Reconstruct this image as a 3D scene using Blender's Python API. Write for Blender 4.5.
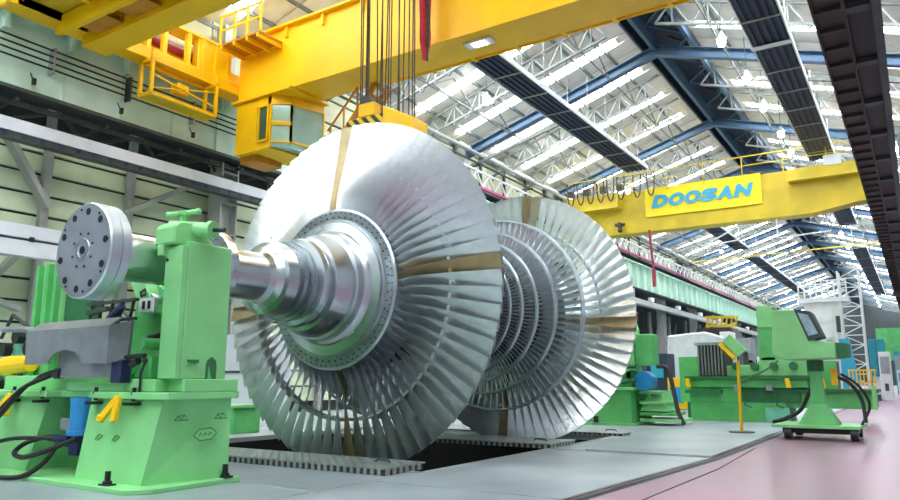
import bpy, bmesh, math, random
from mathutils import Vector, Matrix
random.seed(7)
PI = math.pi
# ------------------------------------------------------------------ scene, camera, light
for o in list(bpy.data.objects): bpy.data.objects.remove(o)
S = bpy.context.scene
COL = S.collection
F, VX, VY, H = 715.0, 920.0, 379.0, 1.06
d = Vector((VX-450, VY-250, F)).normalized()          # hall direction in the lens frame (x right, y down, z forward)
u = Vector((0, -F, VY-250)).normalized()
u = (u - d*u.dot(d)).normalized()
xr = d.cross(u)
if xr.x < 0: xr = -xr
M = Matrix((xr, d, u))                                 # lens frame -> world
right, up, fwd = M @ Vector((1, 0, 0)), M @ Vector((0, -1, 0)), M @ Vector((0, 0, 1))
cd = bpy.data.cameras.new('camera'); cam = bpy.data.objects.new('camera', cd); COL.objects.link(cam)
R3 = Matrix((right, up, -fwd)).transposed()
cam.matrix_world = Matrix.Translation((0, 0, H)) @ R3.to_4x4()
cd.sensor_width = 36; cd.lens = 36*F/900; cd.clip_end = 500; cd.clip_start = .05
S.camera = cam
W = bpy.data.worlds.new('world'); S.world = W; W.use_nodes = True
W.node_tree.nodes['Background'].inputs[0].default_value = (.82, .91, 1, 1)
W.node_tree.nodes['Background'].inputs[1].default_value = 0.35
S.view_settings.view_transform = 'Standard'; S.view_settings.look = 'None'
S.view_settings.exposure = 0.5; S.view_settings.gamma = 1; S.view_settings.use_curve_mapping = False
SKYLIGHT, LAMP = 17.0, 90.0

# ------------------------------------------------------------------ materials
def lin(h):
    c = [int(h[i:i+2], 16)/255 for i in (0, 2, 4)]
    return tuple((v/12.92 if v <= .04045 else ((v+.055)/1.055)**2.4) for v in c)
def mat(name, col, rough=.5, metal=0, var=.12, scale=3, bump=0, bscale=40, emit=0, stretch=(1, 1, 1), col2=None, alpha=None):
    m = bpy.data.materials.new(name); m.use_nodes = True
    n = m.node_tree.nodes; l = m.node_tree.links; b = n['Principled BSDF']
    c = lin(col); b.inputs['Roughness'].default_value = rough; b.inputs['Metallic'].default_value = metal
    tc = n.new('ShaderNodeTexCoord'); mp = n.new('ShaderNodeMapping'); mp.inputs['Scale'].default_value = stretch
    l.new(tc.outputs['Object'], mp.inputs['Vector'])
    if emit:
        b.inputs['Base Color'].default_value = (*c, 1)
        b.inputs['Emission Color'].default_value = (*c, 1); b.inputs['Emission Strength'].default_value = emit
        return m
    nz = n.new('ShaderNodeTexNoise'); nz.inputs['Scale'].default_value = scale; nz.inputs['Detail'].default_value = 5
    l.new(mp.outputs['Vector'], nz.inputs['Vector'])
    cr = n.new('ShaderNodeValToRGB'); c2 = lin(col2) if col2 else tuple(v*(1-var*2) for v in c)
    cr.color_ramp.elements[0].position = .35; cr.color_ramp.elements[1].position = .65
    cr.color_ramp.elements[0].color = (*c2, 1); cr.color_ramp.elements[1].color = (*[min(1, v*(1+var*.5)) for v in c], 1)
    l.new(nz.outputs['Fac'], cr.inputs['Fac']); l.new(cr.outputs['Color'], b.inputs['Base Color'])
    mr = n.new('ShaderNodeMapRange'); mr.inputs['To Min'].default_value = max(0, rough-.07); mr.inputs['To Max'].default_value = min(1, rough+.1)
    l.new(nz.outputs['Fac'], mr.inputs['Value']); l.new(mr.outputs['Result'], b.inputs['Roughness'])
    if bump:
        n2 = n.new('ShaderNodeTexNoise'); n2.inputs['Scale'].default_value = bscale; l.new(mp.outputs['Vector'], n2.inputs['Vector'])
        bp = n.new('ShaderNodeBump'); bp.inputs['Strength'].default_value = bump; bp.inputs['Distance'].default_value = .02
        l.new(n2.outputs['Fac'], bp.inputs['Height']); l.new(bp.outputs['Normal'], b.inputs['Normal'])
    if alpha is not None: b.inputs['Alpha'].default_value = alpha
    return m
M_ = dict(
    blade=mat('blade_steel', 'dfe7e9', .31, .93, .1, 2.6, .1, 15),
    blade2=mat('stage_steel', 'dfe8ec', .3, .9, .06, 3),
    tan=mat('coated_blade', 'ab9c74', .42, .55, .15, 3),
    shaft=mat('turned_steel', 'ccd4d9', .26, .97, .02, .3),
    face=mat('machined_face', 'c4d0da', .35, .85, .05, 4),
    hub=mat('hub_steel', 'b4bfc6', .33, .95, .08, 6),
    hole=mat('bore_dark', '23282c', .5, .3),
    green=mat('green_paint', '8cdc90', .42, 0, .07, 2, .05, 8),
    green2=mat('green_paint_deep', '62c472', .45, 0, .1, 2.5),
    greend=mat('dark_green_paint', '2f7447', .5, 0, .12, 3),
    glight=mat('pale_green_steel', 'd2efe0', .5, 0, .05, 1.2, .03, 5, col2='bfe2d0'),
    siding=mat('siding', 'd3e2c3', .6, 0, .05, 1, .05, 6, col2='bfd0b0'),
    sidingu=mat('siding_upper', 'd3d6b4', .6, 0, .06, 1),
    gap=mat('dark_gap', '2c332f', .8),
    grey=mat('grey_steel', 'a7adaa', .5, .1, .08, 2),
    greyd=mat('dark_grey_steel', '474f51', .55, .2, .12, 2),
    white=mat('white_beam', 'dfe5f0', .45, 0, .04, 2),
    yellow=mat('crane_yellow', 'ffcb00', .42, 0, .04, 1.2, .04, 5),
    yellowd=mat('crane_yellow_weathered', 'dcc22a', .5, 0, .1, 1.2),
    sign=mat('sign_yellow', 'ffe60a', .4, 0, .01, 1),
    letter=mat('letter_blue', '35a9cf', .4, 0, .02, 1),
    roof=mat('roof_sheet', 'f0ebe0', .65, 0, .06, 1.5),
    purlin=mat('purlin_steel', '7f8683', .5, .1),
    blue=mat('blue_rafter', '44617c', .45, .1, .1, 2),
    navy=mat('navy_panel', '1b2740', .65, 0, .1, 3),
    navyp=mat('heater_pipe', '26344f', .6, 0, .1, 3),
    dark=mat('shadowed_runway', '322b29', .6, .1, .15, 2),  # shade of the runway's underside put into the colour
    dark2=mat('runway_plate_brown', '4a3431', .65, 0, .15, 2),  # brown darkened for the shade under the runway ribs
    pinkp=mat('magenta_rail', 'c84f90', .5),
    floor=mat('steel_floor', 'aab8be', .35, .1, .07, .9, .02, 6, col2='8f9da4'),
    floor2=mat('concrete_floor', 'b0bac0', .42, 0, .07, .7, 0, 5, col2='949fa6'),
    pink=mat('pink_epoxy', 'a47c94', .3, 0, .06, .8, 0, 4, col2='8f6e84'),
    rust=mat('rusty_edge', '7a4a38', .7, .1, .2, 8),
    pit=mat('pit_dark', '0b0c0d', .9),  # near black: pit shade and dirt together in the colour
    black=mat('black_rubber', '1a1c20', .4),
    bellow=mat('brown_bellows', '3c3431', .7),
    bluem=mat('blue_motor', '2b93d6', .35, 0, .05, 5),
    navym=mat('navy_box', '272c56', .45, 0, .1, 5),
    guard=mat('guard_plate', '9fa9ae', .42, .5, .08, 5, .05, 10),
    guardt=mat('guard_plate_edge', '7d8485', .5, .4, .08, 8),
    wht=mat('white_paint', 'e6ecee', .45, 0, .04, 2),
    red=mat('red_cable', 'd0264c', .5, 0, .2, 20),
    redp=mat('red_paint', 'a03048', .5),
    rope=mat('wire_rope', '54504a', .5, .5, .2, 10),
    cyan=mat('turquoise_cabinet', '27a6bd', .45),
    tealg=mat('teal_box', '7ccdb0', .45),
    tarp=mat('white_tarp', 'dfeaf2', .6, 0, .06, 3, .3, 3),
    orange=mat('stair_orange', 'c98a1c', .5),
    glassd=mat('cab_glass', '3f6152', .12, 0, .1, 2),
    glassl=mat('cab_glass_light', 'a9d6d0', .1, .1, .08, 2),
    screen=mat('console_screen', '9fc0cc', .12, 0, .15, 8),
    sky=mat('skylight_glow', 'f4f9ff', .5, emit=SKYLIGHT),
    lamp=mat('lamp_glow', 'fbfdff', .5, emit=LAMP),
)
def striped(name, a, b, scale=3.0, rot=.6):
    m = mat(name, a, .45); n = m.node_tree.nodes; l = m.node_tree.links
    tc = n.new('ShaderNodeTexCoord'); mp = n.new('ShaderNodeMapping'); mp.inputs['Rotation'].default_value = (0, rot, 0)
    w = n.new('ShaderNodeTexWave'); w.inputs['Scale'].default_value = scale; w.bands_direction = 'X'
    cr = n.new('ShaderNodeValToRGB'); cr.color_ramp.interpolation = 'CONSTANT'
    cr.color_ramp.elements[0].color = (*lin(a), 1); cr.color_ramp.elements[1].color = (*lin(b), 1); cr.color_ramp.elements[1].position = .5
    l.new(tc.outputs['Object'], mp.inputs['Vector']); l.new(mp.outputs['Vector'], w.inputs['Vector']); l.new(w.outputs['Fac'], cr.inputs['Fac'])
    l.new(cr.outputs['Color'], n['Principled BSDF'].inputs['Base Color']); return m
M_['hazard'] = striped('hazard_stripes', 'e8c810', '2c2c22', 1.9, .75)
def diamond(name):
    m = mat(name, 'a9b6b4', .35, .5, .08, 3); n = m.node_tree.nodes; l = m.node_tree.links
    tc = n.new('ShaderNodeTexCoord'); outs = []
    for r in (.78, -.78):
        mp = n.new('ShaderNodeMapping'); mp.inputs['Rotation'].default_value = (0, 0, r)
        w = n.new('ShaderNodeTexWave'); w.inputs['Scale'].default_value = 3.2
        l.new(tc.outputs['Object'], mp.inputs['Vector']); l.new(mp.outputs['Vector'], w.inputs['Vector']); outs.append(w)
    mx = n.new('ShaderNodeMath'); mx.operation = 'MAXIMUM'; l.new(outs[0].outputs['Fac'], mx.inputs[0]); l.new(outs[1].outputs['Fac'], mx.inputs[1])
    bp = n.new('ShaderNodeBump'); bp.inputs['Strength'].default_value = .8; bp.inputs['Distance'].default_value = .03
    l.new(mx.outputs[0], bp.inputs['Height']); l.new(bp.outputs['Normal'], n['Principled BSDF'].inputs['Normal']); return m
M_['tread'] = diamond('tread_plate')

for k_ in ('floor', 'floor2'):
    cr_ = [n_ for n_ in M_[k_].node_tree.nodes if n_.type == 'VALTORGB'][0]; e_ = cr_.color_ramp.elements.new(.78); e_.color = (*lin('b8a594'), 1)
# ------------------------------------------------------------------ helpers
def wloc(o):
    v = Vector((0, 0, 0))
    while o: v += o.location; o = o.parent
    return v
def sharpen(bm):
    for e in bm.edges:
        if len(e.link_faces) == 2 and e.calc_face_angle(0) > .45: e.smooth = False
class MB:
    def __init__(s): s.v = []; s.f = []; s.sm = []
    def add(s, vs, fs, smooth=False):
        k = len(s.v); s.v += [tuple(p) for p in vs]; s.f += [tuple(k+i for i in f) for f in fs]; s.sm += [smooth]*len(fs); return s
    def box(s, x0, x1, y0, y1, z0, z1):
        x0, x1 = min(x0, x1), max(x0, x1); y0, y1 = min(y0, y1), max(y0, y1); z0, z1 = min(z0, z1), max(z0, z1)
        return s.add([(x, y, z) for x in (x0, x1) for y in (y0, y1) for z in (z0, z1)],
                     [(0, 1, 3, 2), (4, 6, 7, 5), (0, 4, 5, 1), (2, 3, 7, 6), (0, 2, 6, 4), (1, 5, 7, 3)])
    def hexa(s, b, t):           # four bottom and four top corners, counter-clockwise seen from above
        return s.add(list(b)+list(t), [(3, 2, 1, 0), (4, 5, 6, 7)]+[(i, (i+1) % 4, 4+(i+1) % 4, 4+i) for i in range(4)])
    def beam(s, p, q, w, h=None, upv=(0, 0, 1)):
        p, q = Vector(p), Vector(q); h = h or w; a = (q-p).normalized(); U = Vector(upv)
        if abs(a.dot(U)) > .99: U = Vector((0, 1, 0))
        r = a.cross(U).normalized(); U = r.cross(a)
        c = [r*(i*w/2)+U*(j*h/2) for i, j in ((-1, -1), (1, -1), (1, 1), (-1, 1))]
        return s.add([p+k for k in c]+[q+k for k in c], [(3, 2, 1, 0), (4, 5, 6, 7)]+[(i, (i+1) % 4, 4+(i+1) % 4, 4+i) for i in range(4)])
    def ibeam(s, p, q, w, h, t=.03):
        p, q = Vector(p), Vector(q); z = Vector((0, 0, 1))
        s.beam(p+z*(h/2-t/2), q+z*(h/2-t/2), w, t); s.beam(p-z*(h/2-t/2), q-z*(h/2-t/2), w, t)
        return s.beam(p, q, t, h-2*t)
    def tube(s, pts, r, n=8, cap=True):
        pts = [Vector(p) for p in pts]; rings = []; prev = None
        for i, p in enumerate(pts):
            a = (pts[min(i+1, len(pts)-1)]-pts[max(i-1, 0)]).normalized()
            U = prev if prev else (Vector((0, 0, 1)) if abs(a.z) < .9 else Vector((1, 0, 0)))
            b = a.cross(U).normalized(); c = b.cross(a); prev = c
            rr = r[i] if isinstance(r, (list, tuple)) else r
            rings.append([p+(b*math.cos(2*PI*k/n)+c*math.sin(2*PI*k/n))*rr for k in range(n)])
        vs = [v for g in rings for v in g]; fs = []
        for i in range(len(pts)-1):
            for k in range(n): fs.append((i*n+k, i*n+(k+1) % n, (i+1)*n+(k+1) % n, (i+1)*n+k))
        s.add(vs, fs, n > 6)
        if cap: s.add(rings[0], [tuple(range(n))]); s.add(rings[-1], [tuple(reversed(range(n)))])
        return s
    def lathe(s, prof, n=64, c=(0, 0, 0)):       # profile of (y, r) about an axis along Y, sharp corners doubled
        vs = []; fs = []; k = 0
        for i in range(len(prof)-1):
            (y0, r0), (y1, r1) = prof[i], prof[i+1]
            for (y, r) in ((y0, r0), (y1, r1)):
                vs += [(c[0]+r*math.cos(2*PI*j/n), c[1]+y, c[2]+r*math.sin(2*PI*j/n)) for j in range(n)]
            for j in range(n): fs.append((k+j, k+(j+1) % n, k+n+(j+1) % n, k+n+j))
            k += 2*n
        return s.add(vs, fs, True)
    def prism(s, poly, axis, a, b):              # polygon in the two other axes, swept from a to b
        def P(p, t): return {'x': (t, p[0], p[1]), 'y': (p[0], t, p[1]), 'z': (p[0], p[1], t)}[axis]
        n = len(poly)
        return s.add([P(p, a) for p in poly]+[P(p, b) for p in poly], [tuple(range(n)), tuple(range(2*n-1, n-1, -1))]+[(i, n+i, n+(i+1) % n, (i+1) % n) for i in range(n)])
    def sphere(s, c, r, n=10, m=6):
        vs = []; fs = []
        for i in range(m+1):
            t = PI*i/m
            vs += [(c[0]+r*math.sin(t)*math.cos(2*PI*j/n), c[1]+r*math.sin(t)*math.sin(2*PI*j/n), c[2]+r*math.cos(t)) for j in range(n)]
        for i in range(m):
            for j in range(n): fs.append((i*n+j, i*n+(j+1) % n, (i+1)*n+(j+1) % n, (i+1)*n+j))
        return s.add(vs, fs, True)
    def build(s, name, m, parent=None, bevel=0, kind=None):
        if parent is not None: off = wloc(parent)
        else:
            xs, ys, zs = zip(*s.v); off = Vector(((min(xs)+max(xs))/2, (min(ys)+max(ys))/2, min(zs)))
        me = bpy.data.meshes.new(name)
        me.from_pydata([(v[0]-off.x, v[1]-off.y, v[2]-off.z) for v in s.v], [], s.f)
        me.polygons.foreach_set('use_smooth', s.sm)
        bm = bmesh.new(); bm.from_mesh(me); bmesh.ops.recalc_face_normals(bm, faces=bm.faces)
        if bevel:
            bmesh.ops.remove_doubles(bm, verts=bm.verts, dist=1e-5)
            es = [e for e in bm.edges if len(e.link_faces) == 2 and e.calc_face_angle(0) > .5]
            bmesh.ops.bevel(bm, geom=es, offset=bevel, segments=1, affect='EDGES')
        sharpen(bm); bm.to_mesh(me); bm.free()
        me.materials.append(M_[m] if isinstance(m, str) else m)
        o = bpy.data.objects.new(name, me); COL.objects.link(o)
        if parent is not None: o.parent = parent
        else: o.location = off
        if kind: o['kind'] = kind
        return o
def B(*a): return MB().box(*a)
def tag(o, label, cat, group=None):
    o['label'] = label; o['category'] = cat
    if group: o['group'] = group
    return o
def thing(name, label, cat, loc, group=None):
    o = bpy.data.objects.new(name, None); COL.objects.link(o); o.location = loc; o.empty_display_size = .2
    return tag(o, label, cat, group)
def struct(o): o['kind'] = 'structure'; return o
def setting(name, loc=(0, 0, 0)):
    o = bpy.data.objects.new(name, None); COL.objects.link(o); o.location = loc; return struct(o)
def link(name, me, parent, loc=(0, 0, 0), rot=(0, 0, 0)):
    o = bpy.data.objects.new(name, me); COL.objects.link(o); o.parent = parent; o.location = loc; o.rotation_euler = rot; return o
def copy_tree(o, parent=None):
    c = o.copy(); COL.objects.link(c)
    if parent is not None: c.parent = parent
    for ch in list(o.children): copy_tree(ch, c)
    return c

# ------------------------------------------------------------------ floor
fl = struct(B(-40, 30, -30, 160, -1.35, -1.3).build('floor', 'pit'))
PX0, PX1, PY0, PY1 = -10.6, -4.92, 7.0, 13.2          # the pit under the rotor
EX = -2.42                                             # border between steel floor and pink aisle
for i, a in enumerate([(-40, PX0, -30, 160), (PX0, PX1, -30, PY0), (PX0, PX1, PY1, 160)]):
    B(a[0], a[1], a[2], a[3], -1.3, 0).build('concrete_slab', 'floor2', fl)
MB().prism([(PX1, -30), (-3.2, -30), (-2.72, 6.2), (EX-.03, 10.3), (EX+.02, 16), (EX+.02, 160), (PX1, 160)], 'z', -1.3, 0).build('concrete_slab', 'floor2', fl)
MB().prism([(-3.12, -30), (30, -30), (30, 160), (EX+.08, 160), (EX+.08, 16), (EX+.05, 10.3), (-2.63, 6.2)], 'z', -1.3, -.012).build('aisle_slab', 'pink', fl)
# thin steel floor plates with open joints and a raised one by the aisle
for (x0, x1, y0, y1, h) in [(-4.88, -2.9, 3.2, 6.1, .008), (-4.88, -2.75, 6.13, 10.25, .01), (-8.2, -4.95, 2.6, 5.2, .006), (-7.9, -4.95, 5.3, 6.4, .004),
                            (-4.3, EX-.06, 10.38, 15.4, .03), (-4.85, -4.34, 10.4, 19, .008), (-4.3, EX-.06, 15.44, 19, .02)]:
    if x1 == -2.75: p = MB().prism([(x0, y0), (-2.78, y0), (EX-.1, y1), (x0, y1)], 'z', 0, h)
    elif x1 == -2.9: p = MB().prism([(x0, y0), (-2.98, y0), (-2.8, y1), (x0, y1)], 'z', 0, h)
    else: p = B(x0, x1, y0, y1, 0, h)
    p.build('floor_plate', 'floor', fl)
MB().tube([(-3.0, 2, .0), (-2.74, 6.2, .0), (EX-.05, 10.3, .0), (EX, 16, .0), (EX, 26, 0)], .012, 5).build('edge_rail', 'rust', fl)
MB().tube([(-2.4, 2, -.01), (-2.2, 6.2, -.01), (-2.15, 9.3, -.01), (-2.28, 12.3, -.01)], .006, 4).build('floor_crack', 'hole', fl)
MB().box(PX0, PX0+.02, PY0, PY1, -1.3, -.08).box(PX1-.02, PX1, PY0, PY1, -1.3, -.08).box(PX0, PX1, PY0, PY0+.02, -1.3, -.08).box(PX0, PX1, PY1-.02, PY1, -1.3, -.08).build('pit_shade', 'pit', fl, kind='stuff')  # black sheets over the pit walls, standing in for shade and dirt
MB().prism([(-3.2, -30), (-3.12, -30), (-2.63, 6.2), (EX+.05, 10.3), (EX+.08, 16), (EX+.08, 60), (EX+.02, 60), (EX+.02, 16), (EX-.03, 10.3), (-2.72, 6.2)], 'z', -.05, -.02).build('joint_strip', 'hole', fl)
# edge frame of the pit
pf = MB()
pf.box(PX0, PX1, PY0-.08, PY0, -.02, .012).box(PX1-.001, PX1+.08, PY0, PY1, -.02, .012).box(PX0, PX1, PY1, PY1+.08, -.02, .012)
pf.build('pit_edge', 'grey', fl)

def cover_plate(x0, x1, y0, y1, z, t, label, skew=0):
    r = thing('cover_plate', label, 'floor plate', ((x0+x1)/2, (y0+y1)/2, z))
    MB().prism([(x0, y0), (x1, y0), (x1-skew, y1), (x0, y1)], 'z', z+t*.8, z+t).build('tread_sheet', 'tread', r)
    g = MB().prism([(x0+.01, y0+.02), (x1-.02, y0+.02), (x1-skew-.02, y1-.02), (x0+.01, y1-.02)], 'z', z, z+t*.8)
    g.build('edge_frame', 'greyd', r)
    n = int((x1-x0)/.1)
    tb = MB()
    for i in range(n): tb.box(x0+.03+i*.1, x0+.07+i*.1, y0, y0+.02, z+.005, z+t*.8)
    for i in range(int((y1-y0)/.12)): tb.box(x1-.02, x1, y0+.03+i*.12, y0+.09+i*.12, z+.005, z+t*.8)
    tb.build('edge_teeth', 'grey', r, kind='stuff')
    MB().tube([(x1-.5, y0+.45, z+t), (x1-.47, y0+.45, z+t+.03), (x1-.3, y0+.45, z+t+.03), (x1-.27, y0+.45, z+t)], .012, 6).build('lifting_eye', 'greyd', r)
    return r
cover_plate(-9.9, -5.06, 6.5, 7.28, .002, .085, 'long tread plate in front of the large bladed disc, nearest the camera')
cover_plate(-9.3, -4.86, 10.35, 11.35, .002, .075, 'tread plate bridging the pit between the two bladed discs')
cover_plate(-7.6, -4.75, 13.25, 13.75, .002, .06, 'thin steel plate lying right of the far bladed disc foot')

# ------------------------------------------------------------------ turbine rotor
AX, AZ, YM = -6.78, 2.305, 10.4
rot = thing('turbine_rotor', 'polished steel steam turbine rotor with two large bladed discs on one shaft', 'turbine rotor', (AX, YM, AZ))
def ax(m, n=72): return m
def prof_build(prof, name, mt, parent, n=72):
    return MB().lathe(prof, n, (AX, 0, AZ)).build(name, mt, parent)
# shaft profile, front half (y, r)
near = [(4.0, .0), (4.0, .25), (5.30, .25), (5.30, .43), (5.33, .45), (5.41, .45), (5.43, .43), (5.43, .29), (6.02, .30), (6.10, .33), (6.16, .40), (6.18, .455), (6.34, .47),
        (6.35, .42), (6.40, .42), (6.41, .49), (6.47, .49), (6.48, .44), (6.52, .44), (6.53, .52), (6.59, .52), (6.60, .47), (6.66, .47), (6.68, .57), (6.74, .59), (6.76, .55), (6.82, .55),
        (6.84, .63), (7.0, .68), (7.08, .70), (7.10, .67), (7.14, .67), (7.16, .72), (7.26, .74), (7.30, .78), (7.33, .80), (7.36, .92)]
prof_build(near, 'shaft', 'shaft', rot, 96)
hubp = [(7.36, .78), (7.36, .925), (7.395, .93), (7.40, .96), (7.43, .975), (7.43, 1.10), (7.45, 1.13), (7.98, 1.15), (8.0, .8)]
prof_build(hubp, 'rotor_disc', 'hub', rot, 96)
prof_build([(8.0, .78), (8.35, .78), (8.35, 1.0), (8.7, 1.0), (8.7, .84), (9.0, .84), (9.0, .95), (9.3, .95), (9.3, .82), (11.5, .82), (11.5, .95), (11.8, .95), (11.8, .84), (12.1, .84), (12.1, 1.0), (12.45, 1.0), (12.45, .78), (12.8, .78)], 'drum', 'greyd', rot)
prof_build([(2*YM-y, r) for y, r in reversed(hubp)], 'rotor_disc', 'hub', rot, 96)
prof_build([(2*YM-y, r) for y, r in reversed(near)], 'shaft', 'shaft', rot, 64)
# coupling flange
cf = prof_build([(3.84, .0), (3.84, .465), (3.855, .48), (3.95, .48), (3.955, .468), (3.965, .468), (3.97, .48), (4.055, .48), (4.065, .47), (4.065, .25)], 'coupling_flange', 'face', rot, 96)
def bolt_disc(px, pz, y, r, mt='hole', name='bolt_hole', parent=cf, d=.012, n=14):
    MB().tube([(px, y-.002, pz), (px, y+d, pz)], r, n).build(name, mt, parent)
for k in range(10):
    a = 2*PI*(k+.3)/10; r = .385
    bolt_disc(AX+r*math.cos(a), AZ+r*math.sin(a), 3.836, .036)
for k in range(8):
    a = 2*PI*(k+.4)/8; bolt_disc(AX+.175*math.cos(a), AZ+.175*math.sin(a), 3.836, .013)
for k in range(8):
    a = 2*PI*(k+.1)/8; bolt_disc(AX+.42*math.cos(a+.1), AZ+.42*math.sin(a+.1), 3.836, .013)
MB().lathe([(3.8395, .07), (3.832, .075), (3.832, .115), (3.8395, .12)], 40, (AX, 0, AZ)).build('centre_ring', 'hub', cf)
bolt_disc(AX, AZ, 3.834, .04, name='centre_bore')
# hub bolt circles
for (y, r, n, s, nm) in ((7.35, .85, 44, .013, 'bolt_circle'), (7.42, 1.01, 56, .011, 'bolt_circle'), (7.42, 1.07, 70, .009, 'root_pin_circle')):
    b = MB()
    for k in range(n):
        a = 2*PI*k/n; b.tube([(AX+r*math.cos(a), y-.003, AZ+r*math.sin(a)), (AX+r*math.cos(a), y+.02, AZ+r*math.sin(a))], s, 6)
    b.build(nm, 'hole', rot, kind='stuff')
def blade_mesh(stations, lug=None, sgn=1):
    """stations: (radius, y centre, chord, angle from axial, thickness)"""
    b = MB(); vs = []; n = 8                            # lens section with sharp leading and trailing edges
    prof = [(-.5, 0), (-.25, .4), (0, .5), (.25, .36), (.5, 0), (.25, -.36), (0, -.5), (-.25, -.4)]
    for (r, yc, c, a, th, camb) in stations:
        for (s_, tt) in prof:
            l_ = s_*c; nrm = tt*th + camb*c*(1-(2*s_)**2)
            x = l_*math.sin(a)+nrm*math.cos(a); y = l_*math.cos(a)-nrm*math.sin(a)
            vs.append((x, yc+y, math.sqrt(max(r*r-x*x, 0))))
    m = len(stations); fs = []
    for i in range(m-1):
        for k in range(n): fs.append((i*n+k, i*n+(k+1) % n, (i+1)*n+(k+1) % n, (i+1)*n+k))
    b.add(vs, fs, True); b.add(vs[:n], [tuple(range(n))]); b.add(vs[-n:], [tuple(reversed(range(n)))])
    if lug:
        r, yc, w = lug; b.box(-w/2, w/2, yc-.085*sgn, yc+.04*sgn, r-.022, r+.022)
    return b
def to_mesh(b, mt):
    me = bpy.data.meshes.new('blade'); me.from_pydata(b.v, [], b.f); me.polygons.foreach_set('use_smooth', b.sm)
    bm = bmesh.new(); bm.from_mesh(me); bmesh.ops.recalc_face_normals(bm, faces=bm.faces); sharpen(bm); bm.to_mesh(me); bm.free()
    me.materials.append(M_[mt]); return me
def last(sg):
    st = []
    for i in range(9):
        t = i/8; r = 1.13+t*(2.5-1.13)
        yc = (7.70+.14*t)-YM; c = .50*(1-t)+.345*t-.05*math.sin(PI*t); a = math.radians(14+(62 if sg > 0 else 53)*t**.75)
        st.append((r, sg*yc, c, (BSIGN*a if sg > 0 else -BSIGN*a), (.030*(1-t)+.008*t), .05*(1-t)))
    return blade_mesh(st, (1.80, sg*(7.79-YM), .155), sg)
BSIGN = 1
N1 = 70
mn, mt_ = to_mesh(last(1), 'blade'), to_mesh(last(1), 'tan')
mf, mft = to_mesh(last(-1), 'blade'), to_mesh(last(-1), 'tan')
for side, (m0, m1, ph) in enumerate(((mn, mt_, math.radians(-4)), (mf, mft, math.radians(4)))):
    for k in range(N1):
        tanned = k in (0, 18, 35, 53)
        a = ph+2*PI*k/N1+PI/2
        o = link('blade', m1 if tanned else m0, rot, (0, 0, 0), (0, a, 0))
        if tanned: o['label'] = 'tan coated blade'
# stage rows toward the middle, mirrored in both flows
ROWS = [(12.02, 1.825, 1.02, 80, .15, .16), (11.56, 1.51, .98, 100, .10, .12), (11.22, 1.31, .94, 110, .08, .1), (10.9, 1.19, .9, 110, .07, .08), (10.68, 1.08, .86, 110, .07, .06)]
small = MB()
for i, (y, ro, ri, n, ch, w) in enumerate(ROWS):
    for sg in (1, -1):
        yy = (y-YM)*sg
        MB().lathe([(YM+yy-sg*.0, ro-.035), (YM+yy, ro), (YM+yy+sg*w*.8, ro+.01), (YM+yy+sg*w*.8, ro-.03), (YM+yy, ro-.035)], 96, (AX, 0, AZ)).build('shroud_ring', 'face', rot)
        st = [(ri, yy+sg*w*.6, ch*.66, sg*.45, .02, .12), ((ri+ro)/2, yy+sg*w*.6, ch*.66, sg*.65, .016, .1), (ro-.03, yy+sg*w*.6, ch*.66, sg*.8, .012, .08)]
        bmd = blade_mesh(st)
        if i == 0 and sg > 0:
            me = to_mesh(bmd, 'blade2')
            for k in range(n): link('blade', me, rot, (0, 0, 0), (0, 2*PI*k/n, 0))
        else:
            for k in range(n):
                ca, sa = math.cos(2*PI*k/n), math.sin(2*PI*k/n)
                small.add([(AX+v[0]*ca+v[2]*sa, YM+v[1], AZ-v[0]*sa+v[2]*ca) for v in bmd.v], bmd.f, True)
small.build('blade_row', 'blade2', rot, kind='stuff')

# ------------------------------------------------------------------ front roller stand
def hose(parent, pts, r=.022, mt='black', name='hose'):
    P = [Vector(p) for p in pts]; out = []
    for i in range(len(P)-1):
        p0, p1, p2, p3 = P[max(i-1, 0)], P[i], P[i+1], P[min(i+2, len(P)-1)]
        for k in range(5):
            t = k/5; out.append(.5*((2*p1)+(p2-p0)*t+(2*p0-5*p1+4*p2-p3)*t*t+(3*p1-p0-3*p2+p3)*t**3))
    out.append(P[-1]); return MB().tube(out, r, 7).build(name, mt, parent)
st = thing('rotor_stand', 'bright green roller stand carrying the near shaft end, with hydraulic hoses', 'machine stand', (-7.7, 4.9, 0))
# base with an alcove in its battered front face
zb, zt = .06, .86
def fy(z): return 4.34-.0*z + (z-zb)*.16            # front face y at a height
XA0, XA1 = -8.28, -7.42                              # alcove
ba = MB()
ba.hexa([(XA1, fy(zb), zb), (-6.30, fy(zb), zb), (-6.15, 5.24, zb), (XA1, 5.24, zb)], [(XA1-.02, fy(zt), zt), (-6.22, fy(zt), zt), (-6.15, 5.24, zt), (XA1-.02, 5.24, zt)])
ba.hexa([(-10.2, fy(zb), zb), (XA0-.12, fy(zb), zb), (XA0-.12, 5.24, zb), (-10.2, 5.24, zb)], [(-10.2, fy(zt), zt), (XA0, fy(zt), zt), (XA0, 5.24, zt), (-10.2, 5.24, zt)])
ba.box(XA0-.2, XA1+.1, 4.95, 5.2, zb, zt)
ba.build('base_casting', 'green', st)
MB().prism([(-10.3, 4.16), (-6.25, 4.12), (-6.08, 4.3), (-6.08, 5.36), (-10.3, 5.36)], 'z', 0, zb).build('base_flange', 'green', st, .012)
tp = MB().prism([(-10.25, 4.38), (-8.2, 4.38), (-8.2, 4.55), (-7.35, 4.55), (-7.35, 4.38), (-6.16, 4.38), (-6.1, 4.44), (-6.1, 5.3), (-10.25, 5.3)], 'z', zt, .93)
tp.build('base_top', 'green', st, .008)
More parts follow.
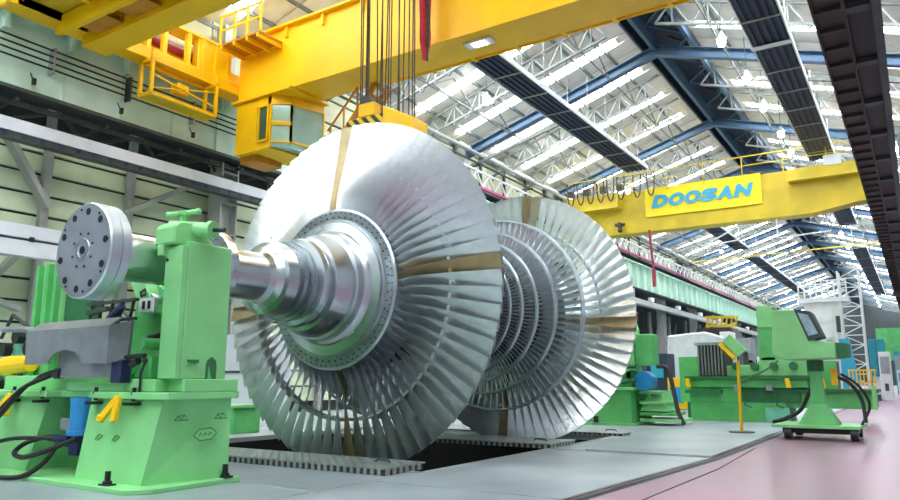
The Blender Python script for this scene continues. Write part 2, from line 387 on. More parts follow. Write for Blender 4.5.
# embossed maker badge and cast lift marks on the side face
def xs(z): return -6.30+.15*0
def onside(y, z): return (-6.137, y, z)
def side_strip(pts, name, mt='greend', r=.005):
    MB().tube([onside(y, z) for y, z in pts], r, 4).build(name, mt, st)
hx = [(4.78, .50), (4.86, .45), (5.0, .46), (5.06, .52), (4.99, .57), (4.84, .56)]
MB().prism([(y, z) for y, z in hx], 'x', -6.15, -6.138).build('maker_badge', 'green', st, .004)
side_strip(hx+[hx[0]], 'badge_rim')
for yc in (4.62, 5.1):
    side_strip([(yc-.07, .66), (yc-.04, .70), (yc+.04, .71), (yc+.08, .66), (yc-.07, .66)], 'cast_mark')
    side_strip([(yc-.04, .70), (yc, .665), (yc+.04, .71)], 'cast_mark')
for k, (y0, z0, s) in enumerate([(4.86, .49, .02), (4.92, .49, .02), (4.98, .49, .02)]):
    side_strip([(y0-s, z0), (y0, z0+.04), (y0+s, z0+.01)], 'badge_letter', r=.004)
for xk in (-6.85, -7.15): MB().tube([(xk-.06, fy(.5)-.012, .45), (xk, fy(.5)-.012, .5), (xk+.07, fy(.5)-.012, .49), (xk-.02, fy(.5)-.012, .44)], .005, 4).build('cast_mark', 'greend', st)
# anchor bolts on the flange
for (x_, y_) in ((-6.62, 4.2), (-9.5, 4.25), (-6.14, 5.2)):
    b = MB().tube([(x_, y_, .06), (x_, y_, .10)], .045, 8).tube([(x_, y_, .10), (x_, y_, .19)], .028, 8); b.box(x_-.07, x_+.07, y_-.05, y_+.05, .06, .075); b.build('anchor_bolt', 'black', st)
for x_ in (-6.62, -7.28, -8.32, -8.95): MB().tube([(x_, 4.41, .84), (x_, 4.41, .975)], .02, 8).tube([(x_, 4.41, .9), (x_, 4.41, .93)], .034, 6).box(x_-.06, x_+.06, 4.33, 4.46, .80, .83).build('clamp_bolt', 'black', st)
# yellow two-pronged lifting lugs on the front face
for (xc, nm) in ((-6.86, 'lifting_hook'), (-8.98, 'lifting_hook')):
    b = MB(); y_ = 4.36
    b.beam((xc+.06, y_, .88), (xc-.10, y_-.06, .67), .075, .05, (0, 1, 0)).beam((xc+.06, y_, .88), (xc+.10, y_-.06, .64), .07, .05, (0, 1, 0))
    b.tube([(xc-.1, y_-.06, .70), (xc-.12, y_-.07, .64)], .045, 8).build(nm, 'yellow', st, .006)
# alcove: blue pump motor, valve block, hoses
mo = MB().tube([(-7.72, 4.55, .50), (-7.72, 4.55, .84)], .13, 20).tube([(-7.72, 4.55, .80), (-7.72, 4.55, .86)], .14, 20).tube([(-7.72, 4.55, .46), (-7.72, 4.55, .51)], .155, 20)
mo.tube([(-7.72, 4.55, .36), (-7.72, 4.55, .46)], .1, 12).build('pump_motor', 'bluem', st)
B(-8.08, -7.88, 4.5, 4.66, .50, .63).build('junction_box', 'guard', st, .01)
MB().box(-7.98, -7.6, 4.45, 4.62, .34, .42).box(-7.72, -7.56, 4.42, 4.58, .26, .46).tube([(-8.15, 4.44, .42), (-7.75, 4.44, .42)], .04, 8).build('valve_block', 'navym', st)
MB().tube([(-7.62, 4.6, .06), (-7.62, 4.6, .3)], .05, 10).tube([(-7.85, 4.7, .1), (-7.85, 4.7, .5)], .03, 8).build('drain_pipe', 'greyd', st)
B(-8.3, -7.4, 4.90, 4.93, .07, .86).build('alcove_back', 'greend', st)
hose(st, [(-7.55, 4.4, .44), (-7.78, 4.22, .32), (-8.1, 4.15, .24), (-8.35, 4.18, .27), (-8.38, 4.3, .36), (-8.2, 4.4, .42), (-7.9, 4.45, .42)], .027)
hose(st, [(-8.0, 4.43, .42), (-8.4, 4.2, .42), (-8.7, 4.05, .33), (-9.1, 4.0, .12), (-9.6, 3.95, .05)], .022)
hose(st, [(-7.9, 4.4, .38), (-7.85, 4.25, .2), (-7.98, 4.1, .06), (-8.3, 3.98, .04), (-8.8, 3.95, .035), (-9.6, 3.85, .035)], .027)
hose(st, [(-8.15, 4.4, 1.12), (-8.45, 4.28, .98), (-8.7, 4.2, .78), (-8.95, 4.1, .50), (-9.5, 4.0, .2)], .024)
hose(st, [(-8.15, 4.4, 1.10), (-8.42, 4.22, .95), (-8.62, 4.15, .72), (-8.9, 4.05, .44), (-9.4, 3.95, .12)], .024)
hose(st, [(-8.05, 4.45, 1.16), (-8.3, 4.36, 1.1), (-8.5, 4.25, .9), (-8.72, 4.15, .62), (-9.1, 4.05, .33)], .016)
# pedestal blocks on the base
B(-6.72, -6.34, 4.44, 4.9, .93, 1.06).build('pedestal_block', 'green', st, .01)
B(-6.36, -6.1, 4.6, 5.28, .93, 1.06).build('pedestal_block', 'green', st, .01)
B(-8.0, -6.74, 4.5, 5.0, .93, 1.02).build('pedestal_block', 'green', st, .01)
B(-9.6, -8.1, 4.6, 5.1, .93, 1.1).build('pedestal_block', 'green', st, .01)
# right-hand upright with flared cap, recess slot and screw jack
up_ = MB().prism([(-6.35, 1.06), (-6.13, 1.06), (-6.13, 2.45), (-6.46, 2.45), (-6.46, 2.34), (-6.42, 2.2), (-6.37, 1.9)], 'y', 4.58, 5.13)
up_.build('upright_column', 'green', st, .012)
B(-6.40, -6.13, 4.5, 4.58, 1.06, 2.40).build('column_rib', 'green', st, .01)
B(-6.46, -6.36, 4.44, 4.52, 2.3, 2.42).build('column_lip', 'green', st, .008)
MB().prism([(4.44, 2.41), (4.44, 2.6), (4.52, 2.66), (4.72, 2.68), (4.95, 2.47), (5.12, 2.47), (5.12, 2.41)], 'x', -6.52, -6.2).build('column_cap', 'green', st, .02)
MB().tube([(-6.55, 4.66, 2.64), (-6.22, 4.72, 2.60), (-6.02, 4.76, 2.58)], [.085, .085, .075], 16).tube([(-6.05, 4.755, 2.585), (-6.0, 4.765, 2.58)], .095, 12).build('jack_cylinder', 'green', st)
MB().tube([(-6.0, 4.765, 2.58), (-5.86, 4.79, 2.57)], .022, 8).build('jack_rod', 'black', st)
MB().tube([(-6.4, 4.68, 2.66), (-6.4, 4.68, 2.78)], .035, 10).tube([(-6.4, 4.68, 2.77), (-6.4, 4.68, 2.80)], .07, 12).tube([(-6.62, 4.66, 2.80), (-6.18, 4.70, 2.79)], [.028, .028], 8).sphere((-6.62, 4.66, 2.80), .036).sphere((-6.18, 4.7, 2.79), .036).build('hand_wheel', 'green', st)
MB().tube([(-6.36, 4.495, 2.26), (-6.36, 4.51, 2.26)], .02, 10).build('lifting_hole', 'hole', st)
MB().prism([(4.87+.0, 1.06), (5.0, 1.06), (5.0, 1.2), (4.985, 1.25), (4.935, 1.285), (4.885, 1.25), (4.87, 1.2)], 'x', -6.132, -6.122).build('arched_slot', 'greend', st)
MB().prism([(4.89, 1.06), (4.94, 1.06), (4.90, 1.2)], 'x', -6.122, -6.12).build('slot_web', 'green2', st)
B(-6.14, -6.10, 4.64, 4.76, 1.22, 1.25).build('bracket', 'greend', st)
for k in range(0): B(-6.13, -6.118, 4.66+k*.0, 4.665+k*.0, 1.1, 2.4).build('column_seam', 'green', st)
# left-hand upright behind the coupling
b = MB().prism([(-9.83, .93), (-9.2, .93), (-9.27, 2.52), (-9.72, 2.55)], 'y', 5.0, 5.25); b.build('upright_column', 'green', st, .012)
for x_ in (-9.76, -9.52, -9.32): B(x_, x_+.07, 4.93, 5.0, .93, 2.55).build('column_rib', 'green2', st)
B(-9.2, -8.6, 5.05, 5.2, .93, 2.45).build('cross_web', 'greend', st)
# cradle below the shaft: sloped arm, rollers, sensor arm and white label
b = MB().prism([(-7.9, 1.0), (-6.42, 1.0), (-6.42, 1.95), (-6.95, 1.95), (-7.25, 2.12), (-7.6, 2.2)], 'y', 5.05, 5.25); b.build('cradle_web', 'green2', st, .01)
MB().prism([(-7.62, 2.21), (-7.32, 2.16), (-7.08, 1.78), (-7.35, 1.80)], 'y', 4.9, 5.05).build('cradle_arm', 'green', st, .01)
B(-7.33, -7.05, 4.86, 4.9, 1.80, 1.95).build('label_plate', 'wht', st)
for k in range(2): B(-7.26+k*.10, -7.22+k*.10, 4.85, 4.862, 1.83, 1.92).build('label_mark', 'black', st)
MB().tube([(-7.35, 4.88, 2.03), (-7.27, 4.88, 2.06), (-7.25, 4.88, 2.0), (-7.33, 4.88, 1.98), (-7.35, 4.88, 2.03)], .012, 6).build('painted_ring', 'black', st)
for x_ in (-7.25, -6.45): MB().tube([(x_, 4.92, 1.92), (x_, 5.3, 1.92)], .1, 20).build('roller', 'shaft', st)
MB().tube([(-7.38, 4.7, 1.86), (-7.62, 4.6, 1.62)], .045, 10).tube([(-7.55, 4.62, 1.57), (-7.3, 4.64, 1.57)], .03, 8).build('sensor_arm', 'navym', st)
MB().tube([(-7.0, 4.8, 1.50), (-6.8, 4.8, 1.52)], .035, 10).build('spindle_end', 'black', st)
b = MB()
for k in range(5): b.beam((-8.15+k*.2, 4.75, 1.60), (-8.05+k*.2, 4.75, 1.95), .03, .02)
b.beam((-8.15, 4.75, 1.92), (-7.2, 4.75, 1.93), .05, .03).beam((-8.15, 4.75, 1.70), (-7.2, 4.75, 1.72), .04, .03).beam((-8.1, 4.72, 1.82), (-7.7, 4.72, 1.85), .05)
b.build('sensor_rack', 'greyd', st)
B(-6.95, -6.6, 4.55, 4.9, 1.06, 1.30).build('gearbox', 'green2', st, .02)
MB().tube([(-6.9, 4.5, 1.18), (-6.9, 4.9, 1.18)], .1, 14).tube([(-6.7, 4.5, 1.42), (-6.7, 4.9, 1.42)], .06, 12).build('drive_wheel', 'green2', st)
B(-6.98, -6.82, 4.36, 4.5, 1.02, 1.26).build('control_box', 'navym', st, .015)
MB().tube([(-6.72, 4.42, 1.2), (-6.60, 4.42, 1.24)], .035, 8).tube([(-6.85, 4.42, 1.28), (-6.5, 4.42, 1.29)], .025, 8).build('coupling_shaft', 'black', st)
MB().tube([(-6.55, 4.42, .93), (-6.55, 4.42, 1.12), (-6.49, 4.42, 1.22)], .013, 6).sphere((-6.49, 4.42, 1.24), .03).build('lever', 'black', st)
# guard plate with its arch and the plate behind it
n = 12; arch = [(-7.71+.33*math.cos(PI-PI*k/n), 1.22+.15*math.sin(PI-PI*k/n)) for k in range(n+1)]
poly = [(-8.52, 1.22)]+arch+[(-6.93, 1.22), (-6.93, 1.60), (-8.56, 1.60)]
MB().prism(poly, 'y', 4.28, 4.31).build('guard_plate', 'guard', st)
MB().hexa([(-8.56, 4.28, 1.60), (-6.93, 4.28, 1.60), (-6.93, 4.31, 1.60), (-8.56, 4.31, 1.60)], [(-8.5, 4.42, 1.70), (-6.95, 4.42, 1.70), (-6.95, 4.45, 1.70), (-8.5, 4.45, 1.70)]).build('guard_top', 'guardt', st)
MB().hexa([(-6.93, 4.28, 1.22), (-6.93, 4.31, 1.22), (-6.80, 4.45, 1.26), (-6.80, 4.42, 1.26)], [(-6.93, 4.28, 1.60), (-6.93, 4.31, 1.60), (-6.80, 4.47, 1.66), (-6.80, 4.44, 1.66)]).build('guard_side', 'guardt', st)
B(-8.05, -6.93, 4.40, 4.43, 1.07, 1.40).build('rear_plate', 'guard', st)
MB().tube([(-8.1, 4.42, 1.12), (-7.98, 4.42, 1.12)], .06, 10).build('hose_coupling', 'black', st)

# ------------------------------------------------------------------ rear roller stand (far shaft end)
rs = thing('rotor_stand', 'green stand behind the far bladed disc, blue round motor on its side', 'machine stand', (-6.6, 17.5, 0))
MB().hexa([(-8.2, 16.5, .05), (-5.68, 16.5, .05), (-5.62, 17.9, .05), (-8.2, 17.9, .05)], [(-8.2, 16.65, .8), (-5.72, 16.65, .8), (-5.68, 17.9, .8), (-8.2, 17.9, .8)]).build('base_casting', 'green2', rs)
B(-8.3, -5.6, 16.4, 18.0, 0, .06).build('base_flange', 'green', rs)
B(-8.25, -5.62, 16.55, 17.95, .8, .87).build('base_top', 'green', rs, .01)
MB().prism([(-6.35, .87), (-5.75, .87), (-5.75, 1.25), (-6.35, 1.35)], 'y', 16.8, 17.7).build('pedestal_block', 'green2', rs, .02)
MB().prism([(-6.25, 1.25), (-5.70, 1.25), (-5.72, 2.25), (-5.85, 2.68), (-6.2, 2.75)], 'y', 16.9, 17.5).build('upright_column', 'green', rs, .02)
B(-5.70, -5.27, 17.0, 17.5, 1.38, 2.12).build('gear_housing', 'green2', rs, .02)
MB().tube([(-5.45, 16.75, 1.02), (-5.45, 17.15, 1.02)], .22, 20).build('motor', 'bluem', rs)
MB().tube([(-5.75, 16.8, 1.15), (-5.75, 16.9, 1.15)], .12, 14).tube([(-5.9, 16.7, 1.35), (-5.6, 16.7, 1.35)], .05, 8).tube([(-6.1, 16.7, .95), (-5.6, 16.7, 1.05)], .04, 8).build('linkage', 'greend', rs)
MB().hexa([(-5.6, 16.9, .32), (-4.95, 16.9, .32), (-4.95, 17.8, .32), (-5.6, 17.8, .32)], [(-5.5, 17.0, .6), (-5.1, 17.0, .75), (-5.1, 17.7, .75), (-5.5, 17.7, .6)]).build('side_step', 'green', rs)
for k, (z, w) in enumerate(((.12, .95), (.26, .8), (.52, .62), (.75, .5))): B(-5.6, -5.6+w, 16.85, 17.85, z-.04, z+.03).build('drawer', 'green2' if k % 2 else 'green', rs, .01)
MB().tube([(-6.5, 16.38, .06), (-6.5, 16.38, .2)], .06, 8).build('anchor_bolt', 'black', rs)
hose(rs, [(-5.25, 17.2, 1.35), (-5.0, 17.2, 1.3), (-4.85, 17.1, .8), (-4.75, 17.0, .35), (-4.6, 16.9, .05)], .05)

# ------------------------------------------------------------------ left wall and the runway girders
BRACES = ((7.43, 6.7, 8.6, 5.0), (10.5, 5.25, 12.75, 6.6), (3.9, 3.9, 8.2, 2.6), (6.9, 2.4, 8.5, 4.4), (14.2, 3.4, 17.8, 6.4))
wl = setting('wall_left', (-17.2, 0, 0))
B(-17.35, -17.25, -20, 26, -.3, 8.9).build('wall_backing', 'gap', wl)
B(-17.35, -17.25, -20, 145, 8.9, 12.3).build('wall_backing', 'gap', wl)
B(-23.0, -22.9, 20, 145, -.3, 9).build('wall_backing', 'greyd', wl)
B(-23, -17.3, 20, 145, 8.9, 9.0).build('wall_backing', 'greyd', wl)
def inst(name, mk, key, parent, loc):
    me = inst.c.get(key)
    if me is None:
        me = to_mesh(mk(), key[0]); me.name = name; inst.c[key] = me
    pl = wloc(parent); return link(name, me, parent, (loc[0]-pl.x, loc[1]-pl.y, loc[2]-pl.z))
inst.c = {}
ys = [-5, -1.2, 1.5, 4.2, 6.4, 8.62, 10.8, 13.5, 15.7, 18.2, 20.6, 23, 25.6]
for i in range(len(ys)-1):
    w = ys[i+1]-ys[i]-.06
    if ys[i] < 0: continue
    for k in range(13):
        z = .35+k*.505
        inst('siding_panel', lambda: B(0, .05, 0, w, 0, .44).prism([(0.05, .0), (.05, .44), (.075, .02)], 'y', 0, w) if False else MB().hexa([(0, 0, 0), (.085, 0, 0), (.085, w, 0), (0, w, 0)], [(0, 0, .45), (.03, 0, .45), (.03, w, .45), (0, w, .45)]),
             ('siding', round(w, 2)), wl, (-17.25, ys[i]+.03, z))
yu = [6+2.4*i for i in range(25)]
for i in range(len(yu)-1):
    for k in range(3):
        inst('upper_siding_panel', lambda: MB().hexa([(0, 0, 0), (.08, 0, 0), (.08, 2.34, 0), (0, 2.34, 0)], [(0, 0, .84), (.03, 0, .84), (.03, 2.34, .84), (0, 2.34, .84)]),
             ('sidingu', 'u'), wl, (-17.25, yu[i], 9.35+k*.9))
B(-17.25, -17.18, yu[-1]+2.4, 145, 9.3, 12).build('upper_siding_panel', 'sidingu', wl)
for y in ys[1:]: MB().ibeam((0, 0, 0), (0, 0, 1), .1, .1) if False else B(-17.15, -16.98, y-.09, y+.09, 0, 7.9).build('wall_post', 'grey', wl)
for (y0, z0, y1, z1) in BRACES:
    MB().beam((-16.85, y0, z0), (-16.85, y1, z1), .12, .3, (1, 0, 0)).build('diagonal_brace', 'grey', wl)
# main building columns
for y in (3.8, 13.35, 27, 36.6, 46.2, 55.8, 65.4, 75, 84.6, 94.2, 103.8, 113.4, 123, 132.6):
    b = MB().box(-16.75, -16.2, y-.3, y-.26, 0, 7.2).box(-16.75, -16.2, y+.26, y+.3, 0, 7.2).box(-16.5, -16.44, y-.26, y+.26, 0, 7.2)
    for k in range(8): b.box(-16.75, -16.2, y-.26, y+.26, .6+k*.9, .63+k*.9)
    b.build('main_column', 'grey', wl)
    if y > 10: MB().box(-16.95, -16.55, y-.2, y+.2, 7.2, 11.6).build('upper_column', 'grey', wl)
for y in [22+2.4*i for i in range(14)]: B(-17.15, -17.05, y-.06, y+.06, 9.2, 12).build('wall_post', 'greyd', wl)
# dark open bay behind the far columns
for k in range(18):
    y = 28+6*k
    b = MB().tube([(-20, y, 0), (-20, y, 7)], .18, 8).beam((-20, y, 1), (-20, y+2.6, 6.4), .12).beam((-20, y+2.6, 1), (-20, y, 6.4), .12); b.build('rear_bay_frame', 'grey', wl)
for k in range(9): B(-21.5, -18.5, 30+12*k, 34+12*k, 0, 2.4+(k % 3)).build('rear_bay_block', ('greyd', 'grey', 'navyp')[k % 3], wl)

# crane runway girder, left
rg = thing('crane_runway', 'pale green plate girder runway along the left wall carrying the cranes', 'girder', (-16.1, 60, 7.29))
B(-16.12, -16.06, -4, 140, 7.35, 9.0).build('web_plate', 'glight', rg)
B(-16.4, -15.75, -4, 140, 9.0, 9.06).build('top_flange', 'glight', rg)
B(-16.45, -15.9, -4, 140, 7.26, 7.34).build('bottom_flange', 'greyd', rg)
B(-16.12, -16.0, -4, 140, 9.06, 9.16).build('crane_rail', 'greyd', rg)
k = 0; y = 1.0
while y < 100:
    inst('stiffener', lambda: B(0, .3, 0, .03, 0, 1.64), ('glight', 's'), rg, (-16.06, y, 7.35)) if y > 24 else inst('stiffener', lambda: B(0, .22, 0, .12, 0, .42), ('glight', 's2'), rg, (-16.06, y, 8.56))
    if y <= 24: inst('stiffener', lambda: B(0, .05, 0, .035, 0, 1.2), ('glight', 's3'), rg, (-16.06, y+.02, 7.35))
    y += 1.45 if y < 24 else 1.6
for k, z in enumerate((8.42, 8.27, 8.12, 7.97)):
    MB().tube([(-15.86, 0, z), (-15.86, 24, z)], .022, 6).build('conductor_bar', 'black', rg)
for i in range(12):
    y = 2.2+i*1.9
    MB().box(-16.06, -15.84, y, y+.05, 7.88, 8.5).build('bar_bracket', 'grey' if i % 2 else 'greyd', rg)
for i in range(6): MB().box(-15.9, -15.82, 5.4+i*2.1, 5.47+i*2.1, 7.48, 7.62).beam((-16.05, 5.43+i*2.1, 7.8), (-15.87, 5.43+i*2.1, 7.55), .02).build('hanger_clip', 'black', rg)
# lattice below the girder and the horizontal white beams
lt = wl
b = MB().beam((-16.9, 0, 6.75), (-16.9, 25, 6.75), .07).beam((-16.3, 0, 7.1), (-16.3, 25, 7.1), .1)
for k in range(12):
    y = 1+2.1*k; b.beam((-16.9, y, 6.8), (-16.2, y+1.05, 7.15), .07).beam((-16.2, y+1.05, 7.15), (-16.9, y+2.1, 6.8), .07).beam((-17, y, 7.1), (-16.0, y, 7.1), .07)
b.build('wind_girder', 'greyd', lt)
wb = thing('wall_beam', 'long white horizontal beam with dark underside on the left wall', 'beam', (-15.85, 12, 6.15))
B(-15.9, -15.8, -4, 20.5, 6.30, 6.58).build('white_flange', 'white', wb)
B(-16.1, -15.84, -4, 20.5, 6.15, 6.30).build('cable_tray', 'greyd', wb)
b = MB()
for k in range(60): b.box(-15.84, -15.83, -3+.4*k, -2.9+.4*k, 6.17, 6.28)
b.build('tray_rungs', 'navyp', wb, kind='stuff')
lb = thing('low_beam', 'lower pale beam with a dark slot, passing behind the coupling flange', 'beam', (-15.7, 8, 3.6))
B(-15.9, -15.7, -4, 16, 4.02, 4.30).build('upper_web', 'white', lb); B(-16, -15.82, -4, 16, 3.95, 4.02).build('slot', 'greyd', lb); B(-15.9, -15.66, -4, 16, 3.62, 3.95).build('lower_web', 'white', lb)
for k in range(10): B(-15.68, -15.62, 1.2+1.3*k, 1.28+1.3*k, 3.94, 4.04).build('clamp', 'black', lb)
fb = thing('far_crane_rail', 'grey low rail beam on the far left columns, right of the bladed discs', 'beam', (-15.8, 70, 5.9))
B(-16.2, -15.8, 26, 140, 6.18, 6.55).build('web', 'grey', fb); 
for k in range(16): B(-15.95, -15.7, 30+7*k, 30.7+7*k, 6.55, 6.85).build('bracket', 'wht', fb)
# lattice walkway and pipe on the upper wall
wk = thing('lattice_walkway', 'white lattice walkway with magenta lower rail along the upper left wall', 'walkway', (-15.6, 80, 9.4))
B(-15.65, -15.55, 24.5, 140, 9.40, 9.50).build('lower_rail', 'pinkp', wk)
B(-15.65, -15.55, 24.5, 140, 10.12, 10.2).build('upper_rail', 'wht', wk)
B(-17.0, -15.66, 24.5, 140, 9.3, 9.34).build('deck', 'greyd', wk)
b = MB(); y = 24.6
while y < 130:
    b.beam((-15.6, y, 9.5), (-15.6, y+.55, 10.12), .07).beam((-15.6, y+.55, 10.12), (-15.6, y+1.1, 9.5), .07); y += 1.1
b.build('lattice_bars', 'wht', wk)
MB().box(-15.68, -15.5, 24.2, 24.5, 9.4, 10.1).build('end_post', 'pinkp', wk)
pp = thing('wall_pipe', 'grey pipe with lower cable run high on the left wall under the roof', 'pipe', (-15.7, 70, 10.9))
MB().tube([(-15.7, 14, 11.0), (-15.7, 140, 11.0)], .09, 8).build('pipe', 'grey', pp)
MB().tube([(-15.9, 14, 10.7), (-15.9, 140, 10.7)], .05, 6).build('cable_run', 'greyd', pp)
MB().tube([(-16.3, 26, 11.5), (-16.3, 140, 11.5)], .06, 6).build('upper_pipe', 'wht', pp)
for k in range(14): MB().box(-16.6, -15.68, 22+5*k, 22.08+5*k, 10.6, 10.66).build('hanger', 'greyd', pp)

# right runway girder seen from below, its underside shade painted dark
rr = thing('crane_runway', 'runway girder overhead on the right, seen from below, underside shade painted dark brown', 'girder', (-.5, 60, 7.0))
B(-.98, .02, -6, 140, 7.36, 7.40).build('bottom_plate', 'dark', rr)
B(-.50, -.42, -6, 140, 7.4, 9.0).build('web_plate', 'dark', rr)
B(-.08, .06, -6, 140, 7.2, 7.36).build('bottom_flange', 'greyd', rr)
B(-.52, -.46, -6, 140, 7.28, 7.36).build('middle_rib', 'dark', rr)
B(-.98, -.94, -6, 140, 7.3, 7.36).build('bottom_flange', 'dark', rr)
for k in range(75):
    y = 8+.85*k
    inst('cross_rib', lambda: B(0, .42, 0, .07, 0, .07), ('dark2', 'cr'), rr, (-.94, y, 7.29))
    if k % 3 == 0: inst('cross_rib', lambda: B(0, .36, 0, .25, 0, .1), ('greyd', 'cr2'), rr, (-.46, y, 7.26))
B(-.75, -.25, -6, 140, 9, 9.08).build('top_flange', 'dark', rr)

# right side: columns and the neighbouring bay
wr = setting('wall_right', (9, 0, 0))
B(9.0, 9.1, 30, 140, -.3, 12).build('wall_backing', 'glight', wr)
for y in (10.5, 21, 36.6, 55.8, 75, 94.2, 113.4, 132.6):
    b = MB().box(.55, 1.2, y-.3, y-.25, 0, 11).box(.55, 1.2, y+.25, y+.3, 0, 11).box(.84, .9, y-.25, y+.25, 0, 11)
    b.build('main_column', 'grey' if y < 60 else 'greend', wr)
for y in (10.5, 21): B(.1, .55, y-.25, y+.25, 6.6, 7.2).build('column_bracket', 'grey', wr)

# ------------------------------------------------------------------ roof
XR, ZR, SL = -7.6, 14.85, .32
XE0, XE1 = -17.3, 3.2
def rz(x): return ZR-SL*abs(x-XR)
ce = setting('ceiling', (XR, 20, ZR))
P = 3.2; Y0 = 24.25                                    # secondary truss pitch
cols_l = [-8.4-1.1*i for i in range(9)]; cols_r = [-6.2+1.15*i for i in range(9)]
def roofcell(x0, x1, y0, y1, name, mt, t=.05, dz=0):
    a, b_ = rz(x0)+dz, rz(x1)+dz
    return MB().hexa([(x0, y0, a), (x1, y0, b_), (x1, y1, b_), (x0, y1, a)], [(x0, y0, a+t), (x1, y0, b_+t), (x1, y1, b_+t), (x0, y1, a+t)]).build(name, mt, ce)
j = -3
yend_parts = 55
rows = [Y0+P*j for j in range(-4, 40)]
for ri, y in enumerate(rows):
    if y > 142: break
    ys0, ys1 = y+.04, y+P-.04
    mid = y+1.9
    near_ = y < yend_parts and y > 10
    for side in (0, 1):
        xs_ = cols_l if side == 0 else cols_r
        segs = [(xs_[i], xs_[i+1]) for i in range(8)] if near_ else [(xs_[0], xs_[-1])]
        for (a, b_) in segs:
            a_, b2 = min(a, b_)+.03, max(a, b_)-.03
            roofcell(a_, b2, ys0, mid-.31, 'roof_panel', 'roof'); roofcell(a_, b2, mid+.31, ys1, 'roof_panel', 'roof')
        x0, x1 = (-16.4, -9.0) if side == 0 else (-5.8, 2.6)
        roofcell(x0, x1, mid-.3, mid+.3, 'skylight', 'sky', .03, .02)
        roofcell(-8.95 if side == 0 else -6.2, -8.4 if side == 0 else -5.85, mid-.24, mid+.24, 'roof_panel', 'roof')
# opaque outer skin above the panels
for (a, b_) in ((XE0, -8.4), (-6.2, XE1)):
    MB().hexa([(a, -20, rz(a)+.12), (b_, -20, rz(b_)+.12), (b_, 145, rz(b_)+.12), (a, 145, rz(a)+.12)], [(a, -20, rz(a)+.16), (b_, -20, rz(b_)+.16), (b_, 145, rz(b_)+.16), (a, 145, rz(a)+.16)]).build('roof_skin', 'roof', ce)
for y in range(-12, 11, 4):
    for (x0, x1) in ((-16, -9), (-5.8, 2.4)): roofcell(x0, x1, y, y+.6, 'skylight', 'sky', .03, .0)
# purlins
for x in cols_l+cols_r:
    MB().beam((x, 8, rz(x)-.06), (x, 142, rz(x)-.06), .07, .12).build('purlin', 'purlin', ce)
# ridge ventilator, dark blue
b = MB(); z = ZR-.25
B(-7.75, -7.6, 8, 142, 14.0, 14.6).build('ridge_beam', 'blue', ce); B(-6.35, -6.2, 8, 142, 14.0, 14.6).build('ridge_beam', 'blue', ce)
B(-8.5, -6.1, 8, 142, 15.7, 15.75).build('ventilator_roof', 'navyp', ce)
for x in (-8.4, -6.2): B(x-.03, x+.03, 8, 142, 14.5, 15.7).build('ventilator_side', 'navyp', ce)
for k in range(28):
    y = 16+3.2*k
    MB().beam((-7.6, y, 14.5), (-6.3, y+1.6, 14.5), .08).beam((-6.3, y+1.6, 14.5), (-7.6, y+3.2, 14.5), .08).beam((-7.6, y, 15.4), (-6.3, y, 14.6), .07).tube([(-7.0, y+.8, 15.2), (-7.0, y+1.4, 14.9)], .14, 8).build('ventilator_lattice', 'blue', ce)
# main rafters (blue) and secondary lattice trusses
def rafter(y):
    m = MB()
    for (x0, x1) in ((-16.6, -7.6), (-7.6, 1.4)):
        m.ibeam((x0, y, 11.25 if x0 < -10 else 14.0), (x1, y, 14.0 if x1 < 0 else 11.25), .3, .42, .03)
    o = m.build('rafter', 'blue', ce)
    t = MB()
    for (x0, x1) in ((-16.6, -11.2), (-4.0, 1.4)):
        t.beam((x0, y+.05, 10.6 if x0 < -10 else 12.0), (x1, y+.05, 12.0 if x0 < -10 else 10.6), .12)
    t.build('rafter_stay', 'purlin', ce)
def truss(y, full=True):
    m = MB(); dz = 1.05
    for s in (-1, 1):
        xa, xb = XR+s*.9, XR+s*9.4
        m.beam((xa, y, rz(xa)-.16), (xb, y, rz(xb)-.16), .08, .1).beam((xa, y, rz(xa)-dz), (xb, y, rz(xb)-dz+.25), .08, .09)
        n_ = 7 if full else 4
        for k in range(n_):
            x0 = xa+(xb-xa)*k/n_; x1 = xa+(xb-xa)*(k+.5)/n_; x2 = xa+(xb-xa)*(k+1)/n_
            m.beam((x0, y, rz(x0)-dz), (x1, y, rz(x1)-.16), .06).beam((x1, y, rz(x1)-.16), (x2, y, rz(x2)-dz), .06)
            if full: m.beam((x1, y, rz(x1)-.16), (x1, y, rz(x1)-dz), .05)
    m.build('lattice_truss', 'purlin', ce)
y = 17.4; k = 0
while y < 140:
    if k % 3 == 0: rafter(y)
    else: truss(y, y < 70)
    y += P; k += 1
# longitudinal lattice ties between the trusses, near the eaves and mid slope
for x in (-14.2, -11.8, -9.6, -4.9, -2.6):
    m = MB(); y = 20.6
    m.beam((x, 20, rz(x)-.95), (x, 110, rz(x)-.95), .05)
    while y < 70:
        m.beam((x, y, rz(x)-.95), (x, y+1.6, rz(x)-.1), .045).beam((x, y+1.6, rz(x)-.1), (x, y+3.2, rz(x)-.95), .045); y += 3.2
    m.build('longitudinal_tie', 'purlin', ce)
# far end wall
wf = struct(B(-24, 12, 142, 142.3, -.3, 15).build('wall_far', 'greyd'))

